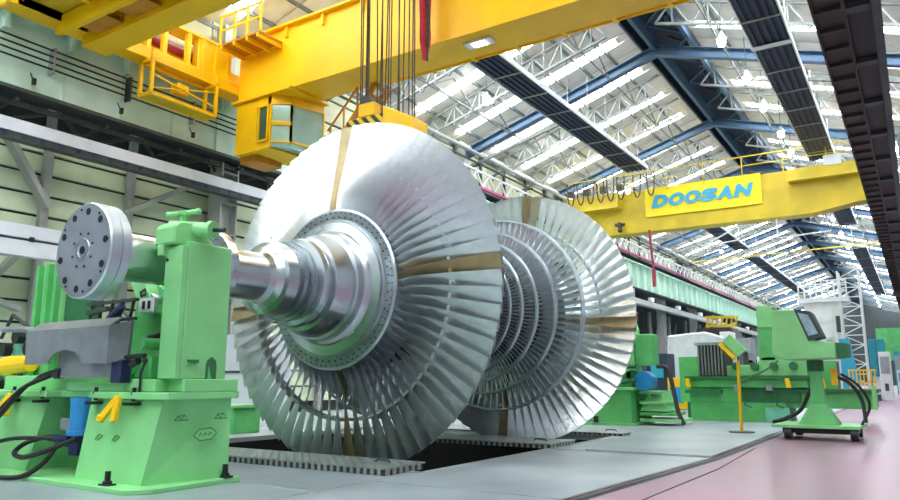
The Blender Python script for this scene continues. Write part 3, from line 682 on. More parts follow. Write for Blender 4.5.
# radiant heater panels
def heater(x0, x1, y0, y1, label, z=11.45):
    r = thing('heater_panel', label, 'ceiling heater', ((x0+x1)/2, y0, z), 'radiant heating strips hung under the roof')
    B(x0, x1, y0, y1, z, z+.04).build('panel', 'navy', r)
    n_ = 5; w = (x1-x0)/n_
    for i in range(n_): B(x0+w*(i+.25), x0+w*(i+.75), y0, y1, z-.05, z).build('heating_pipe', 'navyp', r)
    for xx in (x0-.05, x1+.0): B(xx, xx+.05, y0, y1, z-.06, z+.12).build('edge_trim', 'wht', r)
    y = y0
    while y <= y1: 
        B(x0, x1, y, y+.05, z-.09, z-.05).build('cross_bar', 'grey', r); 
        MB().tube([(x0+.1, y, z+.04), (x0+.1, y, rz(x0)-.3)], .02, 4).tube([(x1-.1, y, z+.04), (x1-.1, y, rz(x1)-.3)], .02, 4).build('hanger_rod', 'grey', r)
        y += 2.1 if y0 < 30 else 6
    return r
heater(-3.43, -2.36, 19, 37.4, 'longest near dark blue heater strip, right of the roof ridge above the lattice crane end')
B(-3.5, -2.3, 22.9, 23.15, 11.34, 11.36).build('joint_glint', 'wht', [o for o in bpy.data.objects if o.name.startswith('heater_panel')][-1])  # white bar painted in for the reflection off a panel joint
heater(-11.55, -10.45, 18.5, 34.4, 'near dark blue heater strip left of the roof ridge, starting behind the yellow crane girder')
heater(-3.6, -2.6, 42, 55, 'dark blue heater strip seen just below the right end of the lettered crane')
heater(-11.7, -10.6, 47, 61, 'dark blue heater strip seen below the lettering of the far crane')
heater(-11.7, -10.6, 65, 98, 'farthest dark blue heater strip left of the roof ridge')
heater(-3.6, -2.6, 65, 104, 'farthest dark blue heater strip right of the roof ridge')
# high-bay lamps
def lamp(loc, lab=None):
    r = thing('bay_lamp', lab or 'small bright high-bay lamp far down the hall roof', 'lamp', loc, None if lab else 'high-bay lamps far down the hall')
    x, y, z = loc
    MB().lathe([(0, 0)]*2, 4) if False else None
    MB().tube([(x, y, z+.09), (x, y, z+.2), (x, y, z+.34)], [.17, .12, .07], 14).build('reflector', 'grey', r)
    MB().sphere((x, y, z-.04), .13, 12, 8).build('bulb', 'lamp', r)
    MB().tube([(x, y, z+.34), (x, y, rz(x)-.2)], .02, 5).build('rod', 'greyd', r)
    return r
for (x, y, lb_) in ((-13.4, 23.4, 'glowing bay lamp left of the near heater strip, just under the yellow girder'), (-13.4, 30.4, 'glowing bay lamp over the left wall pipe, second on the left'),
    (-4.4, 23.2, 'glowing bay lamp nearest the camera right of the roof ridge'), (-4.3, 26.8, 'second bay lamp right of the roof ridge, by the first blue rafter'), (-4.3, 30.2, 'third bay lamp right of the roof ridge'),
    (-4.2, 34, 'bay lamp right of the ridge just above the lettered crane handrail'), (-4.2, 37, 'bay lamp right of the ridge just behind the lettered crane')): lamp((x, y, 11.95), lb_)
for k in range(14): lamp((-4.0, 42+6.4*k, 11.95)); 
for k in range(7): lamp((-13.4, 40+12*k, 11.95))
lamp((.07, 35.9, 11.0), 'bright bay lamp at the right picture edge beside the dark runway')

# ------------------------------------------------------------------ near bridge crane
nc = thing('bridge_crane', 'large bright yellow double-girder bridge crane overhead, nearest the camera', 'crane', (-8, 10.5, 8.5))
B(-15.1, -1.0, 12.55, 13.45, 8.55, 10.3).build('main_girder', 'yellow', nc, .01)
B(-15.1, -1.0, 12.45, 13.55, 8.50, 8.55).build('bottom_plate', 'yellow', nc); B(-15.1, -1.0, 12.40, 13.6, 10.3, 10.36).build('top_plate', 'yellow', nc)
for k in range(11): B(-14.6+1.3*k, -14.52+1.3*k, 12.46, 12.55, 10.0, 10.3).build('gusset', 'yellow', nc)
# walkway bracket strip behind the girder, under side
B(-11.2, -1.0, 13.55, 14.25, 8.92, 8.97).build('rear_walkway', 'yellow', nc)
B(-11.2, -1.0, 14.2, 14.25, 8.8, 9.05).build('walkway_edge', 'yellow', nc)
for k in range(9): B(-10.9+1.2*k, -10.8+1.2*k, 13.5, 14.3, 8.78, 8.93).build('walkway_rib', 'yellow', nc)
lp = B(-7.9, -7.2, 12.75, 13.05, 8.44, 8.5).build('underside_lamp', 'wht', nc, .01)
B(-7.7, -7.4, 12.82, 12.98, 8.43, 8.44).build('lens', 'lamp', lp)
# second girder, nearer
B(-15.3, -1.0, 8.2, 8.82, 8.50, 9.9).build('main_girder', 'yellow', nc, .01)
B(-15.3, -1.0, 7.6, 7.72, 8.55, 8.95).build('walkway_edge', 'yellow', nc)
B(-15.6, -1.0, 6.75, 8.2, 9.0, 9.05).build('front_walkway', 'yellowd', nc)
B(-15.6, -1.0, 6.65, 6.78, 8.9, 9.15).build('walkway_edge', 'yellow', nc)
for k in range(11): B(-15.2+1.3*k, -15.1+1.3*k, 6.7, 8.2, 8.8, 9.0).build('walkway_rib', 'yellow', nc)
for k in range(16): MB().tube([(-14.9+.9*k, 8.196, 9.0), (-14.9+.9*k, 8.2, 9.0)], .05, 8).build('vent_hole', 'hole', nc)
for k in range(10): B(-14.6+1.3*k, -13.7+1.3*k, 7.72, 8.2, 8.62, 8.66).build('recess_plate', 'orange', nc)
# end carriage along the left runway
B(-16.2, -15.55, 6.3, 14.2, 8.78+.42, 9.62).build('end_carriage', 'yellow', nc, .02)
B(-15.6, -15.1, 6.5, 13.6, 8.78, 9.1).build('end_carriage_lower', 'yellow', nc, .02)
B(-1.0, -.3, 7.0, 14.0, 9.14, 9.7).build('end_carriage', 'yellow', nc, .02)
for y in (7.2, 8.6, 12.3, 13.7): MB().tube([(-16.15, y, 9.36), (-16.0, y, 9.36)], .2, 18).build('wheel', 'greyd', nc)
B(-15.65, -15.1, 8.9, 12.5, 9.95, 10.02).build('carriage_top_rail', 'yellow', nc)
for y in (9.3, 9.75, 10.2, 10.9, 11.35, 11.8, 12.2): B(-15.25, -15.12, y-.06, y+.06, 9.1, 10.0).build('rail_post', 'yellow', nc)
B(-15.4, -15.15, 11.2, 12.3, 9.1, 10.0).build('gear_cover', 'yellow', nc, .02)
MB().tube([(-15.5, 8.9, 9.5), (-15.5, 11.6, 9.5)], .11, 12).build('drive_shaft', 'redp', nc)
MB().tube([(-15.48, 9.1, 9.7), (-15.48, 11.6, 9.7)], .06, 10).build('drive_tube', 'wht', nc)
# hanging inspection cage
cg = MB(); x0, x1, z0, z1 = -15.35, -14.9, 7.86, 8.72
for y in (9.75, 11.65):
    for x in (x0, x1): cg.beam((x, y, z0), (x, y, 9.0), .08)
for z in (z0, z1):
    for x in (x0, x1): cg.beam((x, 9.75, z), (x, 11.65, z), .08)
    for y in (9.75, 11.65): cg.beam((x0, y, z), (x1, y, z), .08)
cg.build('inspection_cage', 'yellow', nc)
B(x0, x1, 9.75, 11.65, 7.84, 7.87).build('cage_floor', 'yellowd', nc)
MB().beam((x1, 9.8, 8.0), (x1, 11.6, 8.5), .03).box(-15.2, -14.95, 10.5, 10.85, 8.15, 8.4).beam((x1, 9.8, 8.35), (x1, 11.6, 8.1), .03).build('collector_arm', 'yellow', nc)
# bracket platform beside the girder end
B(-15.0, -13.4, 11.7, 12.5, 9.85, 9.9).build('platform', 'orange', nc)
for x in (-14.9, -14.4, -13.9, -13.5): B(x, x+.06, 11.68, 12.5, 9.74, 9.85).build('platform_rib', 'yellow', nc)
hr = MB()
for x in (-14.95, -14.4, -13.9, -13.4): hr.beam((x, 11.72, 9.9), (x, 11.72, 10.75), .05)
hr.beam((-14.95, 11.72, 10.7), (-13.4, 11.72, 10.7), .05).beam((-14.95, 11.72, 10.3), (-13.4, 11.72, 10.3), .04); hr.build('handrail', 'yellow', nc)
# operator cab below the girder end
cb = MB().box(-14.95, -14.15, 12.4, 13.7, 6.98, 8.4)
cb.box(-14.16, -13.72, 12.4, 13.7, 6.98, 7.2).box(-13.74, -13.6, 12.4, 12.5, 6.98, 8.4)
cb.prism([(-14.15, 12.4), (-13.6, 12.4), (-13.2, 12.75), (-12.95, 13.7), (-14.15, 13.7)], 'z', 8.18, 8.42)
cb.hexa([(-14.15, 12.4, 6.98), (-13.6, 12.5, 6.98), (-13.2, 13.7, 6.85), (-14.15, 13.7, 6.85)], [(-14.15, 12.4, 7.06), (-13.6, 12.5, 7.02), (-13.3, 13.7, 7.0), (-14.15, 13.7, 7.0)])
cb.build('cab_body', 'yellow', nc, .01)
B(-15.1, -12.85, 12.3, 13.8, 8.42, 8.5).build('cab_roof', 'yellow', nc, .01)
B(-14.95, -14.3, 12.6, 13.5, 6.8, 6.98).build('cab_step', 'orange', nc)
A_, B_, C_, D_ = (-14.15, 12.42), (-13.5, 12.5), (-13.05, 12.95), (-12.95, 13.7)
def pane(p, q, z0, z1, mt, zoff=0, name='cab_window'):
    g = MB().hexa([(p[0], p[1], z0), (q[0], q[1], z0), (q[0], q[1]+.03, z0), (p[0], p[1]+.03, z0)], [(p[0], p[1], z1), (q[0], q[1], z1), (q[0], q[1]+.03, z1), (p[0], p[1]+.03, z1)]).build(name, mt, nc)
    f = MB().beam((p[0], p[1]-.01, z0), (q[0], q[1]-.01, z0), .05).beam((p[0], p[1]-.01, z1), (q[0], q[1]-.01, z1), .05).beam((p[0], p[1]-.01, z0), (p[0], p[1]-.01, z1), .05).beam((q[0], q[1]-.01, z0), (q[0], q[1]-.01, z1), .05).build('cab_window_frame', 'yellow', g)
pane((-14.02, 12.38), (-13.68, 12.38), 7.2, 8.15, 'glassd')
pane((-13.6, 12.4), (-13.2, 12.75), 7.68, 8.18, 'glassl'); pane((-13.6, 12.4), (-13.2, 12.75), 7.14, 7.62, 'glassl')
pane((-13.2, 12.75), (-12.95, 13.7), 7.14, 8.18, 'glassl')
MB().hexa([(-13.6, 12.45, 7.02), (-13.2, 12.78, 6.98), (-12.95, 13.7, 6.98), (-13.6, 13.7, 6.98)], [(-13.6, 12.4, 7.12), (-13.2, 12.75, 7.12), (-12.95, 13.7, 7.12), (-13.6, 13.7, 7.12)]).build('cab_floor_window', 'glassl', nc)
# access stair right of the cab
sr = MB()
for yy in (13.4, 14.0): sr.beam((-12.5, yy, 6.75), (-10.9, yy, 8.5), .06, .16)
sr.build('stair_stringer', 'orange', nc)
for k in range(8): B(-12.4+.2*k, -12.2+.2*k, 13.4, 14.0, 6.85+.22*k, 6.89+.22*k).build('stair_tread', 'orange', nc)
h = MB().beam((-12.5, 13.38, 7.5), (-10.9, 13.38, 9.1), .04)
for k in range(4): h.beam((-12.4+.45*k, 13.38, 6.9+.45*k), (-12.4+.45*k, 13.38, 7.6+.45*k), .035)
h.build('stair_handrail', 'orange', nc)
# trolley on top of the girders
tr = MB().box(-9.4, -6.8, 8.3, 13.4, 10.55, 10.8); tr.build('trolley_frame', 'yellow', nc)
MB().tube([(-9.1, 10.4, 11.1), (-7.1, 10.4, 11.1)], .38, 18).build('hoist_drum', 'greyd', nc)

hk = thing('hook_block', 'yellow hook block with black hazard stripes hanging on wire ropes above the disc', 'hook block', (-8.2, 10.4, 5.5))
B(-9.05, -8.0, 10.2, 10.6, 5.6, 6.08).build('cross_beam', 'hazard', hk, .02)
MB().prism([(-8.1, 5.5), (-7.38, 5.3), (-7.38, 5.82), (-8.1, 6.2)], 'y', 10.15, 10.65).build('sheave_housing', 'yellow', hk, .02)
B(-8.75, -8.35, 10.2, 10.6, 6.08, 6.36).build('sheave_cheek', 'yellow', hk, .02)
MB().tube([(-8.58, 10.22, 6.38), (-8.58, 10.58, 6.38)], .14, 14).build('sheave', 'greyd', hk)
for x in (-8.85, -8.81, -8.72, -8.68, -8.64, -8.42, -8.36, -8.30, -8.24, -8.16, -8.1, -7.92, -7.88, -7.8, -7.66, -7.58, -7.52):
    top = x+random.uniform(-.05, .05)
    MB().tube([(x, 10.4, 5.9 if x < -8.2 else 5.6), (top, 10.4+random.uniform(-.08, .08), 10.8)], .014, 5).build('wire_rope', 'rope', hk)
rc = thing('festoon_cable', 'bundle of red power cables hanging in front of the yellow girder', 'cable', (-8.55, 12.25, 8.2))
for k in range(13):
    a = 2*PI*k/6.3; q = .045+.055*(k > 5); x, y = -8.55+q*math.cos(a), 12.2+q*math.sin(a)
    hose(rc, [(x, y, 10.3), (x+random.uniform(-.04, .04), y, 9.7), (x+random.uniform(-.03, .03), y, 9.0), (x, y, 8.5), (-8.55+.06*math.cos(a), 12.2, 8.0+.02*k)], .027, 'red' if k % 6 else 'rope', 'cable_strand')

# ------------------------------------------------------------------ far lettered crane
fc = thing('bridge_crane', 'yellow bridge crane with large blue lettering, farther down the hall', 'crane', (-8, 36, 8.5))
B(-15.6, -1.0, 35.45, 36.3, 9.08, 10.6).build('main_girder', 'yellowd', fc)
MB().prism([(-15.6, 8.45), (-3.4, 8.45), (-1.6, 8.75), (-1.0, 8.8), (-1.0, 9.1), (-1.6, 9.08), (-15.6, 9.08)], 'y', 35.4, 36.3).build('lower_girder', 'yellowd', fc)
B(-4.2, -1.0, 35.44, 35.46, 9.12, 9.95).build('recess', 'yellowd', fc)
B(-4.2, -1.0, 34.9, 35.45, 9.95, 10.5).build('upper_box', 'yellowd', fc)
B(-14.9, -12.2, 34.7, 35.45, 9.75, 10.5).build('equipment_box', 'yellowd', fc)
sg = B(-10.95, -5.42, 35.34, 35.40, 9.17, 10.66).build('sign_board', 'sign', fc)
# letters
LET = {'D': 0, 'O': 1, 'S': 2, 'A': 3, 'N': 4}
def letter(ch, x, wdt, h, z, y):
    cu = bpy.data.curves.new('letter', 'FONT'); cu.body = ch; cu.size = 1; cu.extrude = .02; cu.offset = .062; cu.shear = 0
    o = bpy.data.objects.new('tmp', cu); COL.objects.link(o); bpy.context.view_layer.update()
    me = bpy.data.meshes.new_from_object(o.evaluated_get(bpy.context.evaluated_depsgraph_get())); bpy.data.objects.remove(o)
    xs_ = [v.co.x for v in me.vertices]; ys_ = [v.co.y for v in me.vertices]
    x0, x1, y0, y1 = min(xs_), max(xs_), min(ys_), max(ys_)
    for v in me.vertices:
        fx = (v.co.x-x0)/(x1-x0)*wdt; fz = (v.co.y-y0)/(y1-y0)*h
        v.co = Vector((x+fx+fz*.30, y-v.co.z, z+fz))
    me.materials.clear(); me.materials.append(M_['letter'])
    pl = wloc(sg)
    for v in me.vertices: v.co -= pl
    p = bpy.data.objects.new('letter', me); COL.objects.link(p); p.parent = sg
x = -10.62
for ch in 'DOOSAN':
    letter(ch, x, .74, .64, 9.60, 35.30); x += .79
hr = MB().beam((-15.3, 35.3, 11.55), (-.8, 35.3, 11.55), .05).beam((-15.3, 35.3, 11.1), (-.8, 35.3, 11.1), .035)
for k in range(9): hr.beam((-15.2+1.8*k, 35.3, 10.5), (-15.2+1.8*k, 35.3, 11.55), .045)
hr.build('handrail', 'yellowd', fc)
for k in range(8):
    x = -14.9+.55*k if k < 6 else -12.0+(k-5)*.7
    hose(fc, [(x, 34.6, 11.3), (x+.05, 34.6, 10.4), (x+.2, 34.6, 10.1), (x+.35, 34.6, 10.4), (x+.4, 34.6, 11.3)], .035, 'rope', 'festoon_loop')
for k in range(4): B(-15.0+.9*k, -14.7+.9*k, 34.9, 35.2, 10.7, 11.0).build('cable_clamp', 'rope', fc)
B(-2.7, -2.0, 34.85, 34.9, 10.45, 10.9).build('notice_board', 'wht', fc)
MB().tube([(-12.25, 35.1, 9.0), (-12.25, 35.1, 8.75)], .12, 10).tube([(-12.5, 35.1, 8.9), (-12.0, 35.1, 8.9)], .08, 8).sphere((-12.25, 35.1, 8.6), .13).build('hook', 'rope', fc)
fr = MB()
for (a, b_) in (((-4.9, 8.4), (-4.9, 7.5)), ((-4.9, 7.5), (-2.7, 7.6))): fr.beam((a[0], 35.6, a[1]), (b_[0], 35.6, b_[1]), .06)
fr.build('hanging_frame', 'wht', fc); fr = MB()
for (a, b_) in (((-6.6, 8.45), (-6.6, 7.6)), ((-6.6, 7.6), (-8.4, 7.4)), ((-6.6, 8.25), (-8.4, 7.4))): fr.beam((a[0], 35.6, a[1]), (b_[0], 35.6, b_[1]), .06)
fr.build('hanging_frame', 'wht', fc)
pn = thing('pendant_control', 'red pendant cable hanging below the lettered crane', 'pendant', (-10.75, 35.3, 5.6))
MB().tube([(-10.8, 35.3, 8.5), (-10.68, 35.3, 6.4)], .06, 8).build('cable', 'redp', pn); MB().box(-10.75, -10.6, 35.22, 35.38, 5.6, 6.45).build('handset', 'redp', pn)
# cranes beyond
for (y, x0, x1, z, lab) in ((62, -15.6, -.8, 8.4, 'pale yellow crane girder in the distance below the lettered crane'), (110, -15.4, 8.5, 6.2, 'farthest low yellow crane near the hall end, right of the white tower')):
    c = thing('bridge_crane', lab, 'crane', (-8, y, z))
    if y == 62:
        MB().beam((x0, y, 10.9), (x1, y, 11.2), .1).build('girder_rail', 'yellowd', c); 
    else: B(-1.5, x1, y, y+1, z-1, z+.2).build('girder', 'yellow', c); B(-1.5, x1, y-.1, y, z+.2, z+.4).build('rail', 'yellowd', c)
hz = thing('transfer_hoist', 'small yellow hoist frame above the brown block, under the far green girder', 'hoist', (-9.2, 43, 3.9))
b = MB().beam((-10.05, 42.6, 4.55), (-8.4, 42.6, 4.5), .14).beam((-10.05, 42.6, 4.05), (-8.4, 42.6, 4.02), .14)
for k in range(7): b.beam((-10+.26*k, 42.6, 4.0), (-9.85+.26*k, 42.6, 4.55), .09)
for x in (-9.9, -8.7): b.beam((x, 42.6, 3.905), (x, 42.6, 4.1), .12)
b.build('frame', 'yellowd', hz)

# ------------------------------------------------------------------ green long-bed machine on the right
gm = thing('boring_machine', 'long green machine bed with bellows cover, standing right of the far bladed disc', 'machine', (-3, 20.4, 0))
B(-5.14, -2.82, 19.6, 21.2, 0, .48).build('bed_base', 'green2', gm, .01)
B(-5.14, -3.9, 19.59, 21.2, .48, .85).build('bed_side', 'green2', gm, .01)
B(-5.2, -4.3, 19.35, 19.6, .70, .78).build('shelf', 'greend', gm)
B(-3.9, -2.5, 19.62, 21.2, .48, .85).build('bed_side', 'greend', gm, .01)
B(-5.1, -2.3, 19.5, 21.3, .85, 1.06).build('bed_rail', 'green2', gm, .01)
B(-5.2, -2.2, 19.4, 21.3, 1.06, 1.13).build('bed_slide', 'greend', gm)
B(-2.85, -.93, 19.7, 21.2, .36, .74).build('bed_extension', 'green2', gm, .01)
B(-2.85, -.85, 19.6, 21.3, .74, .82).build('extension_rail', 'greend', gm)
B(-3.3, -2.75, 19.5, 19.6, .0, .36).build('splash_panel', 'tealg', gm)
B(-4.0, -3.2, 19.52, 19.6, .06, .34).build('splash_panel', 'tealg', gm) if False else None
B(-.97, -.88, 19.5, 19.62, .36, .9).build('end_plate', 'green', gm)
bl = B(-4.86, -4.2, 19.5, 20.6, 1.13, 1.95).build('bellows', 'bellow', gm, .02)
for k in range(8): B(-4.84+.083*k, -4.80+.083*k, 19.44, 19.5, 1.15, 1.93).build('bellows_fold', 'guardt', bl)
B(-4.9, -4.15, 19.42, 20.65, 1.93, 2.0).build('bellows_cap', 'guard', gm)
MB().prism([(-4.2, 1.13), (-2.3, 1.13), (-2.3, 1.62), (-3.3, 1.62), (-3.5, 1.42), (-4.2, 1.4)], 'y', 19.7, 20.8).build('saddle', 'green', gm, .02)
for k in range(4): MB().tube([(-3.95+.45*k, 19.62, 1.38), (-3.95+.45*k, 19.7, 1.38)], .1, 12).build('hand_dial', 'greend', gm)
B(-3.38, -2.98, 19.7, 20.5, 1.5, 2.9).build('column', 'green2', gm, .03)
B(-3.36, -2.98, 19.66, 19.7, 2.35, 2.9).build('column_cover', 'green', gm, .01)
B(-5.55, -4.87, 20.2, 21.4, .45, 1.66).build('headstock_box', 'green2', gm, .01); B(-5.4, -5.2, 20.3, 20.5, 0, .45).build('leg', 'greend', gm)
for x in (-3.9, -3.15): 
    MB().tube([(x, 19.5, .86), (x, 19.5, .78), (x+.12, 19.45, .74), (x+.14, 19.45, .42), (x+.3, 19.45, .36)], .02, 6).build('coolant_pipe', 'greend', gm)
    B(x-.08, x+.06, 19.42, 19.55, .78, .92).build('valve', 'guard', gm)
MB().tube([(-3.8, 19.4, 1.0), (-3.2, 19.4, 1.28), (-2.9, 19.4, 1.5)], .02, 6).build('lever', 'greend', gm)
for x in (-5.1, -2.7, -1.95): MB().prism([(x-.06, .85), (x+.06, .85), (x+.02, 1.08), (x-.08, 1.08)], 'y', 19.36, 19.4).build('yellow_flag', 'yellow', gm)
B(-2.35, -1.7, 20.2, 20.9, .82, 1.5).build('tail_block', 'black', gm, .02); B(-2.5, -1.7, 20.1, 20.2, .8, 1.5).build('tail_frame', 'green2', gm)
bb = thing('steel_block', 'dark brown steel block in the background behind the bellows machine', 'block', (-9.5, 43, 0))
MB().prism([(-10.6, 3.0), (-10.4, 3.9), (-8.6, 3.9), (-8.3, 3.0)], 'y', 42, 44).build('block_top', 'bellow', bb); B(-10.6, -8.3, 42, 44, 0, 3).build('block_body', 'greyd', bb)
# control console on its wheeled pedestal
cc = thing('control_console', 'green operator console on a flared pedestal with small wheeled base', 'console', (-1.6, 15, 0))
pl = MB().prism([(-2.35, 14.4), (-.95, 14.4), (-.9, 15.6), (-2.3, 15.6)], 'z', .2, .25).build('base_plate', 'green', cc)
for (x, y) in ((-2.15, 14.5), (-1.1, 14.5), (-2.1, 15.5), (-1.1, 15.5)):
    wv = MB().tube([(x, y, .11), (x+.12, y, .11)], .11, 14).tube([(x+.06, y, .11), (x+.06, y, .2)], .03, 6).build('wheel', 'black', cc)
B(-2.2, -1.0, 14.6, 15.4, .1, .2).build('chassis', 'black', cc)
MB().hexa([(-1.93, 14.55, .25), (-1.27, 14.55, .25), (-1.27, 15.2, .25), (-1.93, 15.2, .25)], [(-1.72, 14.75, .62), (-1.47, 14.75, .62), (-1.47, 15.0, .62), (-1.72, 15.0, .62)]).build('flared_foot', 'green2', cc)
MB().hexa([(-1.72, 14.75, .62), (-1.47, 14.75, .62), (-1.47, 15.0, .62), (-1.72, 15.0, .62)], [(-1.68, 14.78, 1.2), (-1.52, 14.78, 1.2), (-1.52, 14.97, 1.2), (-1.68, 14.97, 1.2)]).build('pedestal', 'green2', cc)
MB().tube([(-1.6, 14.88, 1.2), (-1.6, 14.88, 1.4)], .14, 14).build('swivel', 'greend', cc)
hd = MB().prism([(-2.24, 1.50), (-2.2, 2.32), (-1.80, 2.32), (-1.52, 1.74), (-1.2, 1.70), (-1.2, 1.42), (-2.05, 1.40)], 'y', 14.4, 15.3).build('console_head', 'green', cc, .02)
MB().prism([(-1.82, 2.32), (-1.55, 2.26), (-1.38, 1.80), (-1.62, 1.74)], 'y', 14.36, 15.0).build('screen_bezel', 'greyd', cc)
MB().prism([(-1.76, 2.25), (-1.59, 2.20), (-1.45, 1.86), (-1.61, 1.82)], 'y', 14.40, 14.35).build('screen', 'screen', cc)
MB().prism([(-1.25, 1.42), (-1.02, 1.45), (-1.02, 1.68), (-1.25, 1.7)], 'y', 14.45, 15.2).build('control_panel', 'greend', cc)
hose(cc, [(-1.3, 15.0, 1.1), (-1.1, 15.1, 1.0), (-.92, 15.1, .7), (-.88, 15.0, .3)], .035)
hose(cc, [(-1.2, 14.9, 1.15), (-.95, 15.0, .95), (-.8, 15.1, .6), (-.95, 15.0, .25)], .025)
hose(cc, [(-1.75, 15.3, .9), (-1.95, 15.3, .5), (-2.2, 15.2, .33), (-2.45, 15.2, .25)], .04)
B(-1.36, -1.26, 14.9, 15, .95, 1.25).build('yellow_tag', 'yellow', cc)
# marker post with a tilted green board
mp_ = thing('marker_post', 'thin yellow post with tilted green board on top, on a round foot', 'post', (-3.03, 15.2, .03))
MB().tube([(-3.03, 15.2, .03), (-3.03, 15.2, .05)], .24, 20).build('foot', 'greyd', mp_)
MB().tube([(-3.03, 15.2, .02), (-2.99, 15.1, 1.42)], .03, 8).build('pole', 'yellow', mp_)
MB().prism([(-3.30, 1.72), (-3.26, 1.78), (-3.0, 1.50), (-3.03, 1.43)], 'y', 14.9, 15.1).build('yellow_bar', 'yellow', mp_)
MB().prism([(-3.24, 1.80), (-3.10, 1.93), (-2.80, 1.62), (-2.98, 1.50)], 'y', 15.0, 15.15).build('green_board', 'green', mp_)

# ------------------------------------------------------------------ background machines
tw = thing('machining_tower', 'tall white machining tower with lattice ladder shaft and railed platform', 'machine', (-4, 45, 0))
B(-5.15, -3.35, 45, 46.5, 0, 5.3).build('tower_body', 'wht', tw, .02)
B(-5.4, -2.9, 44.8, 46.6, 5.3, 5.55).build('platform', 'wht', tw)
for k in range(3): B(-4.85, -3.75, 44.94, 45, 3.9-.9*k+.3, 4.0-.9*k+.95).build('door_panel', 'wht', tw)
B(-3.6, -3.4, 44.9, 45, 3.6, 4.5).build('window', 'greyd', tw)
MB().tube([(-4.0, 44.8, 2.9), (-4.0, 45, 2.9)], .3, 16).build('round_cover', 'guard', tw)
r_ = MB()
for k in range(9): r_.beam((-5.35+.3*k, 44.85, 5.5), (-5.35+.3*k, 44.85, 6.5), .07)
for z in (5.9, 6.2, 6.5): r_.beam((-5.4, 44.85, z), (-2.95, 44.85, z), .06)
r_.beam((-5.4, 46.5, 6.5), (-2.95, 46.5, 6.5), .06).beam((-5.4, 44.85, 6.5), (-5.4, 46.5, 6.5), .06); r_.build('platform_railing', 'wht', tw)
l_ = MB()
for (x, y) in ((-3.3, 44.6), (-2.3, 44.6), (-3.3, 45.6), (-2.3, 45.6)): l_.beam((x, y, 0), (x, y, 6.95), .09)
for k in range(12):
    z = .8+.52*k; l_.beam((-3.3, 44.6, z), (-2.3, 44.6, z), .05).beam((-2.3, 44.6, z), (-2.3, 45.6, z), .05)
    l_.beam((-3.3 if k % 2 else -2.3, 44.6, z), (-2.3 if k % 2 else -3.3, 44.6, z+.52), .05)
l_.build('ladder_shaft', 'wht', tw)
MB().prism([(-3.5, .1), (-2.6, .1), (-3.0, 3.2), (-3.5, 3.2)], 'y', 44.3, 44.5).build('blue_cover', 'letter', tw)
ba_ = thing('parts_cabinet', 'turquoise cabinet standing right of the white tower', 'cabinet', (-2, 46, 0))
B(-2.2, -1.45, 45.5, 46.5, 1.2, 3.2).build('body', 'cyan', ba_, .02); B(-2.15, -1.5, 45.6, 46.4, 0, 1.2).build('plinth', 'wht', ba_); B(-1.85, -1.82, 45.48, 45.5, 1.3, 3.1).build('door_gap', 'greyd', ba_)
rl = thing('safety_railing', 'yellow safety railing in front of the white ladder tower', 'railing', (-2.4, 42, 0))
b = MB()
for k in range(8): b.beam((-3.0+.16*k, 42, .3), (-3.0+.16*k, 42, 1.5), .05)
b.beam((-3.05, 42, 1.5), (-1.8, 42, 1.5), .07).beam((-3.05, 42, .9), (-1.8, 42, .9), .05); b.build('bars', 'yellow', rl)
B(-3.1, -1.7, 41.8, 42.2, 0, .3).build('kerb', 'greyd', rl)
for i, (x, y, w, h_, m, lab) in enumerate([(-1.4, 42, .5, 2.4, 'wht', 'narrow white cabinet beside the pink aisle, right of the turquoise cabinet'), (-.85, 52, .6, 1.6, 'white', 'low pale cabinet beyond the narrow white one on the aisle'), (-1.0, 60, .8, 3.0, 'cyan', 'turquoise cabinet far down the pink aisle')]):
    c = thing('floor_cabinet', lab, 'cabinet', (x, y, 0)); B(x-w/2, x+w/2, y, y+.8, 0, h_).build('body', m, c, .02); B(x-w/2+.05, x+w/2-.05, y-.02, y, h_*.55, h_*.9).build('door', 'guard', c); B(x-.08, x+.08, y-.03, y, h_*.2, h_*.35).build('vent', 'greyd', c)
gc = thing('gantry_column', 'dark green gantry column and beam at the right end of the aisle', 'gantry', (1.0, 58, 0))
B(.1, .6, 58, 58.5, 0, 6.7).build('column', 'greend', gc); B(-.6, .2, 58, 58.5, 2.2, 4.8).build('cabinet', 'greend', gc); B(-1.0, 6, 58, 58.5, 6.7, 7.0).build('beam', 'dark2', gc)
B(-2.6, -.7, 66, 67, 2.5, 5.0).build('housing', 'green2', gc)
# white tarp-covered machine, clutter
tpn = thing('covered_machine', 'machine under a white sheet left of the dark bellows', 'machine', (-7.5, 26, 0))
MB().prism([(-7.6, .6), (-5.75, .6), (-5.8, 2.55), (-6.2, 2.7), (-7.5, 2.6)], 'y', 26, 27.2).build('sheet', 'tarp', tpn, .05); B(-7.5, -5.8, 26.1, 27.1, 0, .6).build('base', 'greyd', tpn)
wb2 = thing('coolant_unit', 'blue and grey coolant unit left of the white sheet', 'machine', (-8, 24, 0))
B(-7.6, -7.0, 24, 25, 0, 1.9).build('tank', 'navyp', wb2, .02); B(-7.5, -7.1, 23.9, 24, 1.1, 1.5).build('gauge_panel', 'cyan', wb2); B(-7.0, -6.3, 24, 24.6, .1, 1.1).build('yellow_frame', 'yellow', wb2, .02); B(-6.9, -6.5, 23.9, 24, .3, .8).build('pump', 'bluem', wb2)
pale = [(-8.2, 33, 1.9, 2.6), (-7.2, 36, 1.4, 3.3), (-6.4, 40, 1.2, 2.2), (-9.0, 48, 2.4, 3.2), (-6.9, 52, 1.5, 3.4)]
